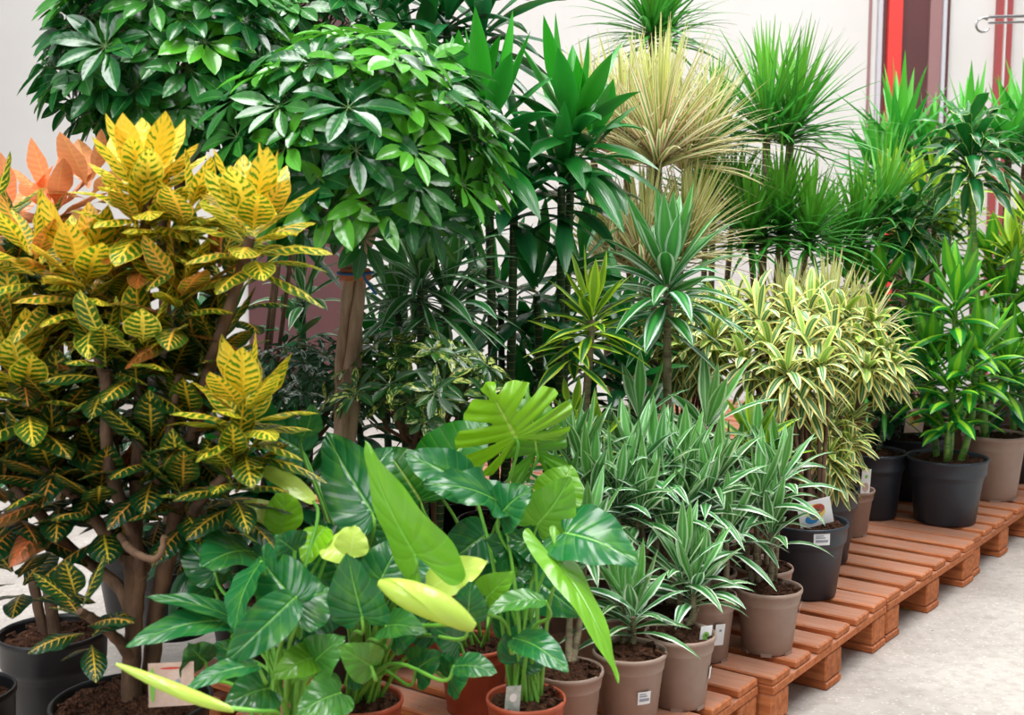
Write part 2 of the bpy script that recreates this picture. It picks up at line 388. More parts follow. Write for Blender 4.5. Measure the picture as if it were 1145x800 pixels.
OUT = {
 'heart': [(0, 0, 0), (.13, -.13, 0), (.30, -.16, 0), (.43, -.05, .02), (.48, .13, .08), (.46, .32, .2), (.38, .52, .4), (.24, .74, .63), (.10, .91, .85), (0, 1, 1)],
 'arrow': [(0, 0, 0), (.14, -.20, 0), (.30, -.34, 0), (.46, -.30, 0), (.50, -.08, .04), (.42, .16, .14), (.34, .40, .32), (.22, .66, .58), (.09, .88, .82), (0, 1, 1)],
 'shield': [(0, 0, 0), (.12, -.30, 0), (.30, -.46, 0), (.46, -.40, 0), (.53, -.12, 0), (.51, .16, .06), (.43, .42, .2), (.30, .67, .42), (.14, .88, .7), (0, 1, 1)],
 'ovate': [(0, 0, 0), (.18, .01, .02), (.34, .08, .08), (.46, .22, .18), (.50, .40, .33), (.45, .58, .5), (.33, .76, .68), (.18, .90, .84), (.06, .97, .95), (0, 1, 1)],
 'long': [(0, 0, 0), (.16, -.02, .0), (.34, .05, .05), (.47, .2, .16), (.5, .36, .3), (.46, .52, .46), (.36, .70, .62), (.22, .86, .80), (.08, .96, .94), (0, 1, 1)],
}
def blade(mb, B, T, nrm, Wd, kind='heart', bend=.12, cup=.15, wave=.03, age=.5, asym=1.0, twist=0, rnd=None, cuts=None):
    B = V(B); T = V(T); L = (T - B).length; y = (T - B) / L; n = V(nrm); n = (n - y * n.dot(y)).normalized(); x = y.cross(n)
    rnd = R() if rnd is None else rnd; o = catmull([V(q) for q in OUT[kind]], 4 if not cuts else 12); K = 7 if not cuts else 10; ph = rnd * 30
    for sd in (-1, 1):
        rows = []; uvs = []
        for i, q in enumerate(o):
            ox, oy, my = q.x * 2 * (asym if sd > 0 else 1 / asym), q.y, max(0, q.z)
            f = 1
            if cuts:
                t = i / (len(o) - 1)
                s_ = (t * cuts) % 1.0
                g = abs(s_ - .5) * 2
                if .10 < t < .95: f = (1 - .09 * g * g) - (.60 * min(1, (g - .66) / .2) if g > .66 else 0)
            r_ = []; u_ = []
            for j in range(K + 1):
                k = j / K * f if cuts else j / K
                px = ox * k; py = my + (oy - my) * k
                z = bend * L * sin(pi * max(-.1, min(1, py)) ** 1.0) + cup * Wd * .5 * px * px + wave * Wd * sin(ph + i * .8 + sd) * k ** 3
                if cuts: z += -.25 * Wd * .5 * k * k
                tw = twist * py
                vx = sd * px * Wd * .5
                r_.append(B + y * (py * L) + x * (vx * cos(tw)) + n * (z + vx * sin(tw))); u_.append((.5 + .5 * sd * j / K, i / (len(o) - 1)))
            if sd < 0: r_.reverse(); u_.reverse()
            rows.append(r_); uvs.append(u_)
        mb.grid(rows, uvs, (rnd, age))

# ------------------------------------------------------------------ pots
def pot_profile(kind, r, h):
    if kind in ('tan', 'terra'):
        b = r * .74
        return [(0, .004), (b * .9, .004), (b * .93, 0), (b, .004), (b, h * .09), (b * 1.015, h * .10), (r * .90, h * .76), (r * .93, h * .775), (r * .94, h * .80), (r * .975, h * .93), (r, h * .935), (r * 1.015, h * .965), (r * 1.0, h), (r * .955, h), (r * .935, h * .97), (r * .88, h * .72), (0, h * .70)]
    b = r * .74
    return [(0, .003), (b * .95, .003), (b, .008), (r * .88, h * .66), (r * .885, h * .665), (r * .89, h * .69), (r * .90, h * .695), (r * .905, h * .72), (r * .915, h * .725), (r * .955, h * .76), (r * .96, h * .78), (r * .985, h * .95), (r * 1.01, h * .96), (r * 1.015, h * .99), (r * 1.0, h), (r * .965, h), (r * .955, h * .97), (r * .9, h * .74), (0, h * .72)]
def make_pot(t, kind, r, h):
    mb = MB(); loc = V(t.location)
    mb.lathe(pot_profile(kind, r, h), 48)
    if kind == 'tan':                                    # small feet under the rim of the base
        for k in range(6):
            a = k * pi / 3 + .3
            mb.box((cos(a) * r * .70, sin(a) * r * .70, .003), (r * .05, r * .16, .004), (V((cos(a), sin(a), 0)), V((-sin(a), cos(a), 0)), V((0, 0, 1))))
    mb.v = [v + loc for v in mb.v]
    p = part(mb, 'pot', M[kind], t)
    sb = MB(); n = 30; rows = []
    rr = r * .935
    for i in range(10):
        f = i / 9
        rows.append([loc + V((rr * f * cos(2 * pi * k / n), rr * f * sin(2 * pi * k / n), h * .925 + (.016 * (1 - f * f) + U(-.006, .006) * (r / .085)) * (1 if f < 1 else .2) - (.004 if f == 1 else 0))) for k in range(n)])
    sb.grid(rows, None, (0, 0), True)
    for k in range(int(26 * (r / .085))):
        a = U(0, 2 * pi); q = rr * sqrt(R()) * .93; s_ = U(.003, .008)
        c = loc + V((q * cos(a), q * sin(a), h * .925 + .012))
        ax = V((U(-1, 1), U(-1, 1), U(-.3, .3))).normalized(); bx = ax.cross(V((0, 0, 1))).normalized()
        sb.box(c, (s_ * 1.7, s_ * .7, s_ * .5), (ax, bx, ax.cross(bx)))
    part(sb, 'soil', M['soil'], t)
    return p
def sticker(t, pot, r, h, ang, w, hh, zf, print_=True):
    """white price sticker wrapped on the wall of the pot"""
    loc = V(t.location); mb = MB(); rows = []
    def rad(z): return r * (.74 + (.90 - .74) * min(1, z / (h * .76))) if z < h * .76 else r * .96
    a0 = ang - w / 2 / r; a1 = ang + w / 2 / r
    for z in (h * zf, h * zf + hh):
        rows.append([loc + V(((rad(z) * 1.02 + .0015) * cos(a0 + (a1 - a0) * k / 6), (rad(z) * 1.02 + .0015) * sin(a0 + (a1 - a0) * k / 6), z)) for k in range(7)])
    mb.grid(rows)
    if print_:
        for (zz, hz, k0, k1) in ((.25, .22, .12, .88), (.6, .1, .12, .7), (.78, .08, .12, .6)):
            rr = []
            for z in (h * zf + hh * zz, h * zf + hh * (zz + hz)):
                rr.append([loc + V(((rad(z) * 1.02 + .0022) * cos(a0 + (a1 - a0) * (k0 + (k1 - k0) * k / 4)), (rad(z) * 1.02 + .0022) * sin(a0 + (a1 - a0) * (k0 + (k1 - k0) * k / 4)), z)) for k in range(5)])
            mb.grid(rr, mi=1)
    o = part(mb, 'price_sticker', [M['white'], M['greyprint']], t)
    return o
def care_tag(t, pos, ax, up, w, h, cols, name='care_tag', base='white', label=None):
    """printed tag stuck in the soil; cols = list of (x, y, hw, hh, material)"""
    pos = V(pos); ax = V(ax).normalized(); up = V(up).normalized(); nr = ax.cross(up)
    mb = MB(); mb.box(pos + up * h * .5, (w * .5, h * .5, .0006), (ax, up, nr))
    mats = [M[base]]
    for (x, y, hw, hh, m) in cols:
        mats.append(M[m])
        rows = []
        for k in range(13):
            a = 2 * pi * k / 12
            rows.append([pos + ax * (x * w * .5 + cos(a) * hw * w * .5) + up * (h * .5 + y * h * .5 + sin(a) * hh * h * .5) - nr * .0011 * s for s in (1,)])
        mb.poly([r[0] for r in rows[:-1]], len(mats) - 1); mb.poly([r[0] + nr * .0022 for r in reversed(rows[:-1])], len(mats) - 1)
    part(mb, name, mats, t, label, smooth=False)

# ------------------------------------------------------------------ room
mb = MB(); mb.box((0, 6, -.05), (14, 10, .05)); struct(mb, 'floor', M['floor'])
WY = 8.5
def wx(px, y=60): return W(px, y, WY).x
mb = MB(); mb.box((0, WY + .1, 2.2), (14, .1, 2.25)); struct(mb, 'wall_back', M['wall'])
def wallstrip(mb, p0, p1, d, mi=0, z0=0, z1=4.3, y=60):
    a, b = wx(p0, y), wx(p1, y); mb.box(((a + b) / 2, WY - d / 2, (z0 + z1) / 2), (abs(b - a) / 2, d / 2, (z1 - z0) / 2), mi=mi)
mb = MB(); wallstrip(mb, 1004, 1036, .03); wallstrip(mb, 1036, 1049, .05, 1); wallstrip(mb, 984, 988, .04)
wallstrip(mb, 1054, 1058.5, .04); struct(mb, 'door_1', [M['maroon'], M['maroon2']])
mb = MB(); wallstrip(mb, 988.5, 1003.5, .09); struct(mb, 'trim_1', M['redpaint'])
mb = MB(); wallstrip(mb, 1049.5, 1053.5, .07); wallstrip(mb, 979, 983.5, .05); struct(mb, 'trim_2', M['greymetal'])
mb = MB(); wallstrip(mb, 1111, 1117.5, .05); wallstrip(mb, 1119.5, 1127.5, .05); struct(mb, 'trim_3', M['dullred'])
mb = MB(); wallstrip(mb, 1117.5, 1119.5, .07); struct(mb, 'trim_4', M['wall'])
mb = MB(); wallstrip(mb, 272, 392, .03); struct(mb, 'door_2', M['maroon'])
mb = MB(); wallstrip(mb, 970, 973, .015); struct(mb, 'trim_5', M['maroon2'])
# steel hanging rail of a rack
t = thing('hanging_rail', 'shiny metal double rail with a curled end at the upper right by the wall', 'rail', W(1098, 22, 6.5))
mb = MB(); a = W(1106, 19, 6.5); b = W(1180, 17, 6.7); mb.tube([a, b], .008, 8); mb.tube([a + V((0, 0, -.03)), b + V((0, 0, -.03))], .006, 8)
part(mb, 'rail', M['steel'], t)
mb = MB(); c = W(1099, 28, 6.5)
mb.tube([c + V((.035 * cos(k * .42) , 0, .035 * sin(k * .42))) for k in range(2, 15)], .006, 8); mb.tube([c + V((0, 0, .035)), a], .006, 8)
part(mb, 'hook', M['steel'], t)

# ------------------------------------------------------------------ pallets
def wbox(c, h, bev=.004):
    mb = MB(); x, y, z = h; b = bev; cx, cy, cz = c
    rows = []
    for (zz, i) in ((-z, b), (-z + b, 0), (z - b, 0), (z, b)):
        X = x - i; Y = y - i; k = b * .8
        rows.append([V((cx + p, cy + q, cz + zz)) for p, q in ((-X + k, -Y), (X - k, -Y), (X, -Y + k), (X, Y - k), (X - k, Y), (-X + k, Y), (-X, Y - k), (-X, -Y + k))])
    mb.grid(rows, wrap=True); mb.poly(list(reversed(rows[0]))); mb.poly(rows[-1]); return mb
def make_pallet(loc, rz, label):
    # local x along the row (0..0.8), local y into the display (0..1.2)
    t = thing('pallet', label, 'pallet', loc, 'reddish wooden pallets under the plants'); t.rotation_euler = (0, 0, rz)
    ws = (.105, .095, .1, .095, .1, .105); x = 0
    def P(name, mb_, c):
        mb_.v = [v - V(c) for v in mb_.v]; o = mb_.build(name, M['wood'], t, False); o.location = c
    gap = (.8 - sum(ws)) / 5
    for w in ws:
        c = (x + w / 2, .6, .133); P('top_board', wbox(c, (w / 2, .6 + U(-.004, .004), .011)), c); x += w + gap
    for y in (.05, .6, 1.15):
        c = (.4, y, .111); P('stringer_board', wbox(c, (.4, .05, .011), .002), c)
    for xx in (.05, .4, .75):
        for y in (.072, .6, 1.128):
            c = (xx, y, .061); P('block', wbox(c, (.05 if xx != .4 else .055, .07, .039), .006), c)
        c = (xx, .6, .011); P('bottom_board', wbox(c, (.052, .6, .011)), c)
    return t
def copy_tree(o, parent=None):
    c = o.copy(); COL.objects.link(c); c.parent = parent
    for ch in [q for q in bpy.data.objects if q.parent == o]: copy_tree(ch, c)
    return c
yaw0 = math.atan2(.8, .6)
pal0 = make_pallet((0, 0, 0), yaw0, '')
WHERE = {-2: 'reddish wooden pallet under the front philodendron and croton pots', -1: 'reddish wooden pallet under the taupe pots at the bottom edge of the photo', 0: 'reddish wooden pallet carrying the foremost taupe pot and dark pot with colourful tag',
         1: 'reddish wooden pallet in the middle with the most bare slats showing', 2: 'reddish wooden pallet carrying the taupe pot of green canes at the right', 3: 'reddish wooden pallet farthest right along the front edge', 4: 'reddish wooden pallet at the far end beyond the right edge'}
first = True
for k in range(-2, 5):
    o = pal0 if first else copy_tree(pal0); first = False
    o.location = row(k * .815, {0: .0, 1: .012, -1: .02, -2: -.30}.get(k, .01)); o.rotation_euler.z = yaw0 + radians({0: .8, 1: -.9, -1: 1.0}.get(k, 0))
    o['label'] = WHERE[k]
for k in range(0, 5):
    o = copy_tree(pal0); o.location = row(k * .815, 1.26); o.rotation_euler.z = yaw0
    o['label'] = 'reddish wooden pallet in the back row under the tall plants'

# dry leaf on the floor by the pallet
mb = MB(); strap(mb, W(1003, 688, 3.95) + V((0, 0, 0)), (1, -.1, .02), .08, .03, 'ell', 0, .3, age=.4)
zmin = min(v.z for v in mb.v); mb.v = [v - V((0, 0, zmin - .002)) for v in mb.v]
o = mb.build('fallen_leaf', plain('dry_leaf', G(150, 140, 70), .7)); o['label'] = 'small dry yellow-green fallen leaf on the concrete beside a pallet foot'; o['category'] = 'leaf'

# ------------------------------------------------------------------ generic stemmed plants
STY = dict(
 cordy=dict(n=22, L=.30, w=.068, kind='lance', t0=10, t1=100, droop=(.05, 1.9), fold=.35, span=.14, mat='cordy', power=1.1),
 darkcordy=dict(n=26, L=.34, w=.058, kind='lance', t0=10, t1=100, droop=(.25, 2.0), fold=.3, span=.14, mat='darkcordy', power=.8),
 warn=dict(n=34, L=.27, w=.044, kind='lance', t0=5, t1=88, droop=(.2, 1.7), fold=.35, span=.10, mat='warn', power=.9),
 smallwarn=dict(n=22, L=.18, w=.033, kind='lance', t0=6, t1=74, droop=(.2, 1.5), fold=.4, span=.07, mat='smallwarn', power=.9, nc=4, seg=7),
 lime=dict(n=24, L=.19, w=.032, kind='lance', t0=5, t1=95, droop=(.1, 1.4), fold=.35, span=.09, mat='lime'),
 india=dict(n=24, L=.125, w=.024, kind='strap', t0=8, t1=105, droop=(.3, 1.9), fold=.3, span=.055, mat='india', seg=6),
 marg=dict(n=95, L=.42, w=.021, kind='blade', t0=3, t1=92, droop=(.05, .75), fold=.3, span=.10, mat='marg', nc=2, seg=7, power=.85),
 bicol=dict(n=150, L=.42, w=.022, kind='blade', t0=3, t1=74, droop=(.05, .5), fold=.3, span=.10, mat='bicol', nc=2, seg=7, power=.85),
 yucca=dict(n=30, L=.38, w=.052, kind='sword', t0=4, t1=85, droop=(0, .25), fold=.4, span=.14, mat='yucca', seg=5),
 compact=dict(n=30, L=.30, w=.056, kind='lance', t0=14, t1=72, droop=(1.3, 3.6), fold=.25, span=.13, mat='compact', wave=.25, seg=10),
 cintho=dict(n=22, L=.22, w=.060, kind='lance', t0=10, t1=85, droop=(.2, 1.5), fold=.3, span=.16, mat='cintho', wave=.08),
)
# pots that the photo shows keep their exact place; hidden ones make room around them
RES = []
def keep(x, y, r): RES.append((x, y, r))
for px, pz, Y, r in ((857, 742, 3.18, .088), (703, 812, 2.705, .083), (759, 800, 2.82, .083), (634, 830, 2.60, .078), (788, 745, 3.12, .078)): keep(W(px, pz, Y).x, Y, r)
for px, pz, Y, Y2, r in ((903, 684, 3.62, 3.66, .122), (949, 605, 4.34, 4.36, .09), (918, 640, 3.98, 4.02, .125), (775, 560, 4.1, 4.15, .12), (386, 600, 2.95, 2.95, .11), (318, 780, 2.22, 2.22, .09), (404, 780, 2.45, 2.45, .085), (588, 780, 2.43, 2.43, .080), (148, 800, 2.38, 2.38, .155), (1058, 590, 4.52, 4.54, .146), (976, 580, 4.6, 4.62, .12), (1022, 520, 4.9, 4.92, .13)): keep(W(px, pz, Y).x, Y2, r)
keep(W(1112, 560, 4.95).x - .02, 4.93, .125)
def settle(base, r):
    for (x, y, q) in RES:
        if abs(x - base[0]) < .004 and abs(y - base[1]) < .004: return base
    for k in range(900):
        a = k * 2.39996; d = .02 * sqrt(k); x = base[0] + cos(a) * d; y = base[1] + sin(a) * d
        v = (V((x, y, 0)) - P0).dot(VV)
        if k and not (r < v < 2.4 - r): continue
        if all((x - p[0]) ** 2 + (y - p[1]) ** 2 > (r + p[2]) ** 2 * 1.02 for p in RES):
            RES.append((x, y, r)); return (x, y)
    return base
def cane(mb, pts, r0, r1, rings=True, mi=0):
    c = catmull(pts, 6); n = len(c); rad = []
    for i in range(n): rad.append(r0 + (r1 - r0) * i / (n - 1))
    mb.tube(c, rad, 9, mi=mi)
    if rings:
        L = 0
        for i in range(n - 1):
            seg = (c[i + 1] - c[i]); L += seg.length; k = max(1, int(seg.length / .02))
            for q in range(k):
                a = c[i] + seg * (q / k); dd = seg.normalized() * .0012; rr = rad[i] * 1.07
                mb.tube([a - dd, a + dd], rr, 9, False, mi=1)
def stemmed(name, label, crowns, pot=('dark', .12, .2), base=None, group=None, stem='greystem', sr=.014, z0=.144, cat='potted plant', stick=None, tag=None, spread=.35, rings=True, nopot=False):
    """crowns: (px, py, Y, style, overrides dict, axis lean)"""
    ps = [(W(c[0], c[1], c[2]), c) for c in crowns]
    if base is None:
        m = sum((p for p, _ in ps), V((0, 0, 0))) / len(ps); base = (m.x, m.y)
    base = settle(base, pot[1])
    t = thing(name, label, cat, (base[0], base[1], z0), group)
    make_pot(t, *pot)
    soilz = z0 + pot[2] * .9; B = V((base[0], base[1], soilz))
    for i, (p, c) in enumerate(ps):
        ov = dict(STY[c[3]]); 
        if len(c) > 4 and c[4]: ov.update(c[4])
        mt = ov.pop('mat'); st = ov.pop('stem', True); lean = c[5] if len(c) > 5 else None
        dirn = V((p.x - B.x, p.y - B.y, 0))
        lim = pot[1] * .55
        off = dirn * spread if (dirn * spread).length < lim else dirn.normalized() * lim
        b = B + off
        ax = V(lean) if lean else V((dirn.x * .5, dirn.y * .5, max(.2, (p.z - b.z)))).normalized() * 1 + V((0, 0, .6))
        if st:
            s = MB(); cane(s, [b, b * .6 + p * .4 + off * .2 + V((U(-.01, .01), U(-.01, .01), 0)), p], sr, sr * .7, rings)
            part(s, 'stem', [M[stem], M['scar']], t)
        f = MB(); rosette(f, p, ax, **{k: v for k, v in ov.items()})
        part(f, 'leaf_rosette', M[mt], t)
    return t

exec_order = []
# ---- far row ------------------------------------------------------
stemmed('yucca_plant', 'green yucca with upright sword leaves in front of the red and brown doorway', [(1006, 158, 5.7, 'yucca'), (985, 185, 5.6, 'yucca', dict(L=.28, n=30)), (1035, 170, 5.8, 'yucca', dict(L=.26, n=26))], ('black', .13, .24), stem='bark', sr=.02, group=None)
stemmed('yucca_plant', 'green yucca with upright sword leaves at the right edge under the metal rail', [(1085, 160, 5.9, 'yucca', dict(L=.38)), (1128, 165, 5.9, 'yucca', dict(L=.38)), (1150, 150, 6.0, 'yucca')], ('black', .13, .24), stem='bark', sr=.022)
stemmed('dragon_tree', 'green dragon tree whose crown touches the top edge above the cream-leaved one', [(728, 28, 5.1, 'marg', dict(L=.40)), (742, 36, 5.2, 'marg', dict(n=60, L=.36))], ('black', .12, .22))
stemmed('dragon_tree', 'tall green dragon tree with two spiky crowns against the bare wall', [(858, 140, 4.7, 'marg', dict(L=.42, t1=82, n=90)), (884, 146, 4.75, 'marg', dict(L=.44, t1=82, n=100), (.25, 0, 1))], ('black', .13, .22), base=(W(862, 300, 4.7).x, 4.7), spread=.6, sr=.02)
stemmed('dragon_tree', 'shorter green dragon tree with dense crowns under the tall two-crowned one', [(838, 262, 4.6, 'marg', dict(L=.32)), (872, 250, 4.65, 'marg', dict(L=.34)), (905, 262, 4.6, 'marg', dict(L=.3))], ('black', .13, .22), base=(W(862, 300, 4.95).x + .02, 4.98), spread=.6, sr=.014)
stemmed('dragon_tree', 'green dragon tree with drooping narrow leaves left of the lime-edged plant', [(958, 262, 4.9, 'marg', dict(L=.33, n=90)), (985, 240, 5.0, 'marg', dict(L=.36, n=80), (.3, 0, 1)), (935, 275, 4.9, 'marg', dict(L=.26, n=60))], ('black', .12, .2), sr=.012)
stemmed('cream_dragon_tree', 'tall dragon tree with pink and cream striped spiky crowns', [(736, 168, 4.3, 'bicol', dict(L=.46)), (700, 165, 4.4, 'bicol', dict(L=.42, n=120)), (772, 172, 4.5, 'bicol', dict(L=.40, n=90), (.5, 0, 1)), (662, 150, 4.45, 'bicol', dict(L=.34, n=70), (-.3, 0, 1))], ('black', .13, .22), sr=.017)
stemmed('cream_dragon_tree', 'shorter dragon tree with dull cream spiky leaves below the tall cream crown', [(720, 290, 4.25, 'bicol', dict(L=.36)), (765, 275, 4.3, 'bicol', dict(L=.34, n=110), (.3, 0, 1)), (680, 290, 4.3, 'bicol', dict(L=.32, n=100), (-.3, 0, 1))], ('black', .12, .2), base=(W(720, 300, 4.0).x, 4.02), sr=.014)
stemmed('dragon_tree', 'dark green dragon tree half hidden right behind the cream spiky crown', [(800, 150, 5.0, 'marg', dict(L=.34)), (790, 215, 5.0, 'marg', dict(L=.34)), (820, 235, 4.95, 'marg', dict(L=.3))], ('black', .12, .2), sr=.015)
stemmed('cream_dragon_tree', 'low dragon tree with beige spikes poking above the yellow-edged bush', [(925, 385, 4.35, 'bicol', dict(L=.34, n=80, t1=60)), (955, 395, 4.35, 'bicol', dict(L=.30, n=60, t1=60)), (880, 375, 4.4, 'bicol', dict(L=.3, n=60, t1=60))], ('dark', .1, .17), base=(W(905, 500, 4.6).x, 4.66), sr=.01)

# ---- right block --------------------------------------------------
stemmed('corn_plant', 'tall glossy dracaena with curling pale-edged leaves on a ringed green cane', [(1085, 185, 4.75, 'compact', dict(n=36)), (1085, 150, 4.75, 'compact', dict(n=14, L=.22, t1=60, stem=False))], ('tan', .125, .26), base=(W(1112, 560, 4.95).x - .02, 4.93), stem='cane', sr=.017)
stemmed('corn_plant', 'shorter glossy dracaena with curling pale-edged leaves left of the tall ringed cane', [(1012, 255, 4.9, 'compact', dict(n=34, L=.22)), (1045, 245, 5.1, 'compact', dict(n=22, L=.2))], ('black', .12, .22), base=(W(1040, 400, 5.45).x, 5.45), stem='cane', sr=.014)
stemmed('lime_dracaena', 'bright lime-edged dracaena behind the curling pale-edged one', [(1030, 235, 5.3, 'lime', dict(L=.28, w=.045)), (1055, 215, 5.4, 'lime', dict(L=.28, w=.04)), (1000, 225, 5.3, 'lime', dict(L=.26, w=.04)), (1060, 270, 5.2, 'lime', dict(L=.25, w=.04))], ('black', .12, .22), base=(W(1040, 400, 5.8).x, 5.85), stem='cane')
stemmed('lime_dracaena', 'lime-edged dracaena at the right edge behind the ringed cane', [(1135, 290, 5.2, 'lime', dict(L=.26, w=.045)), (1160, 260, 5.3, 'lime', dict(L=.26, w=.045))], ('black', .12, .22), stem='cane')
stemmed('corn_plant', 'green dracaena with yellow-centred leaves above the beige spikes', [(985, 330, 4.85, 'cintho', dict(L=.24)), (960, 325, 4.95, 'cintho', dict(L=.22)), (1020, 320, 5.0, 'cintho')], ('dark', .12, .22), base=(W(1000, 500, 5.3).x - .12, 5.1), stem='cane')
stemmed('corn_plant', 'green dracaena bush with yellow-centred leaves at the right edge', [(1125, 345, 5.2, 'cintho', dict(L=.25)), (1150, 390, 5.1, 'cintho', dict(L=.25)), (1110, 300, 5.3, 'cintho')], ('dark', .13, .24), base=(W(1165, 500, 5.3).x, 5.32), stem='cane', sr=.016)
tj = stemmed('corn_plant', 'bushy green dracaena with yellow-centred leaves in the large dark pot on the slats', [(1068, 345, 4.5, 'cintho', dict(n=26, L=.24, span=.2)), (1042, 410, 4.55, 'cintho', dict(n=24, L=.22, span=.2), (-.25, 0, 1)), (1092, 405, 4.45, 'cintho', dict(n=22, L=.22, span=.2), (.25, 0, 1)), (1064, 440, 4.42, 'cintho', dict(n=22, L=.2, span=.22)), (1060, 480, 4.42, 'cintho', dict(n=8, L=.15, span=.05, t1=60))],
 ('dark', .146, .245), base=(W(1058, 590, 4.52).x, 4.54), stem='cane', sr=.013, spread=.5)
stemmed('corn_plant', 'dracaena with dark leaves and two green canes in the large taupe pot', [(1098, 390, 4.85, 'cintho', dict(L=.22)), (1126, 415, 4.8, 'cintho', dict(L=.24)), (1135, 440, 4.9, 'darkcordy', dict(n=12, L=.2))], ('tan', .125, .262), base=(W(1112, 560, 4.8).x + .02, 4.68) if False else (W(1113, 565, 4.9).x + .22, 4.98), stem='cane', sr=.013, spread=.7)
stemmed('cordyline', 'dark-leaved cordyline in the dark pot with the pinkish picture tag', [(1000, 400, 4.9, 'darkcordy', dict(n=22, L=.26)), (1030, 430, 4.95, 'darkcordy', dict(n=18, L=.22)), (985, 450, 4.9, 'darkcordy', dict(n=16, L=.2))], ('dark', .13, .25), base=(W(1022, 520, 4.9).x, 4.92), stem='darkcane', sr=.012)
stemmed('cordyline', 'dark-leaved cordyline in the dark pot beside the last yellow-edged plant', [(965, 420, 4.6, 'darkcordy', dict(n=20, L=.24, mat='marg', w=.02)), (990, 440, 4.65, 'darkcordy', dict(n=18, L=.22, mat='marg', w=.02))], ('dark', .12, .25), base=(W(976, 580, 4.6).x, 4.62), stem='darkcane', sr=.01)
t = thing('seedling_tag_plant', 'x', 'x') if False else None

# ---- song of india -------------------------------------------------
def song(name, label, crowns, pot, base, group='yellow-edged dracaena bushes', n=22, stem='bark', sr=.008, nst=6, sz=1.0, mat='india'):
    t = thing(name, label, 'potted plant', (base[0], base[1], .144), group); make_pot(t, *pot)
    B = V((base[0], base[1], .144 + pot[2] * .9)); f = MB()
    for i, (px, py, Y) in enumerate(crowns):
        p = W(px, py, Y); a = i * 2.4; b = B + V((cos(a), sin(a), 0)) * pot[1] * .35
        if i < 14:
            s = MB(); cane(s, [b, V((b.x * .7 + p.x * .3, b.y * .7 + p.y * .3, b.z * .55 + p.z * .45)), p], sr, sr * .6, False); part(s, 'stem', M[stem], t)
        f = MB(); q = p - V((B.x, B.y, p.z))
        rosette(f, p, (q.x * 1.2, q.y * 1.2 - .1, .35), int(n * 1.2), .155 * sz, .029 * sz, 'strap', 14, 95, (1.0, 3.2), .3, .07, 8)
        part(f, 'leaf_rosette', M[mat], t)
    return t
song('yellow_edged_dracaena', 'large yellow-edged dracaena bush spreading over the small dark tagged pot', [(818, 372, 3.9), (850, 360, 3.85), (884, 352, 3.9), (862, 392, 3.75), (900, 385, 3.75), (932, 372, 3.85), (835, 410, 3.75), (880, 420, 3.65), (915, 415, 3.68), (868, 440, 3.7), (845, 340, 4.0), (905, 345, 4.0), (900, 440, 3.7), (822, 345, 4.05)],
 ('dark', .122, .225), (W(903, 684, 3.62).x, 3.66))
song('yellow_edged_dracaena', 'yellow-edged dracaena bush whose leaves arch out farthest right', [(960, 385, 4.1), (985, 395, 4.1), (968, 415, 4.0), (945, 400, 4.05), (995, 412, 4.1), (945, 355, 4.2), (920, 350, 4.2), (975, 365, 4.2)],
 ('tan', .09, .165), (W(949, 605, 4.34).x, 4.36))
song('yellow_edged_dracaena', 'low yellow-edged dracaena below the big bush in the second dark pot', [(928, 482, 3.95), (905, 500, 3.9), (948, 500, 3.95), (925, 515, 3.88), (910, 470, 4.0), (950, 475, 4.05), (935, 530, 3.9)],
 ('dark', .125, .25), (W(918, 640, 3.98).x, 4.02), n=26, sz=.8)
song('yellow_edged_dracaena', 'shaded yellow-edged dracaena bush left of the big one behind the striped crown', [(775, 372, 4.0), (798, 355, 4.1), (765, 395, 3.95), (795, 385, 3.85), (770, 350, 4.0), (740, 380, 4.05), (785, 418, 3.95), (720, 365, 4.1), (712, 400, 4.1), (755, 415, 4.0)],
 ('dark', .12, .22), (W(775, 560, 4.1).x, 4.15), n=28, sz=.9)

# ---- middle: cordylines and striped dracaenas ---------------------
stemmed('cordyline', 'broad-leaved green cordyline with upright young leaves left of its twin', [(545, 150, 3.4, 'cordy', dict(L=.32, n=24)), (520, 135, 3.5, 'cordy', dict(L=.24, n=12, stem=False)), (575, 225, 3.45, 'darkcordy', dict(n=18, L=.3))], ('black', .12, .22), base=(W(555, 300, 3.75).x, 3.7), stem='darkcane', sr=.016)
stemmed('cordyline', 'broad-leaved green cordyline with upright young leaves before the cream spiky crown', [(640, 150, 3.5, 'cordy', dict(L=.31, n=26)), (662, 165, 3.55, 'cordy', dict(L=.24, n=12, stem=False)), (628, 210, 3.45, 'darkcordy', dict(n=16, L=.28)), (600, 330, 3.6, 'darkcordy', dict(n=16, L=.3))], ('black', .12, .22), base=(W(618, 300, 3.85).x, 3.85), stem='darkcane', sr=.016)
stemmed('cordyline', 'dark cordyline with arching leaves at the top edge behind the front umbrella tree', [(430, 30, 3.9, 'darkcordy', dict(n=30, L=.36)), (500, 25, 3.9, 'darkcordy', dict(n=30, L=.36)), (540, 40, 3.95, 'darkcordy', dict(n=26, L=.36)), (465, 75, 3.9, 'darkcordy')], ('black', .13, .24), stem='darkcane', sr=.018)
stemmed('cordyline', 'dark leafy cordyline low behind the pair of broad-leaved ones', [(560, 330, 3.9, 'darkcordy', dict(n=24, L=.28)), (530, 400, 3.9, 'darkcordy', dict(n=20, L=.24)), (600, 400, 3.9, 'darkcordy', dict(n=20, L=.24)), (700, 430, 3.8, 'darkcordy', dict(n=20, L=.24))], ('black', .12, .2), stem='darkcane')
stemmed('cordyline', 'dark cane plant against the maroon panel behind the braided trunk', [(335, 250, 3.9, 'darkcordy', dict(n=20, L=.22)), (340, 330, 3.85, 'smallwarn', dict(n=14, L=.2, stem=False)), (335, 380, 3.85, 'darkcordy', dict(n=12, L=.18, stem=False))], ('black', .11, .2), stem='darkcane', sr=.02)
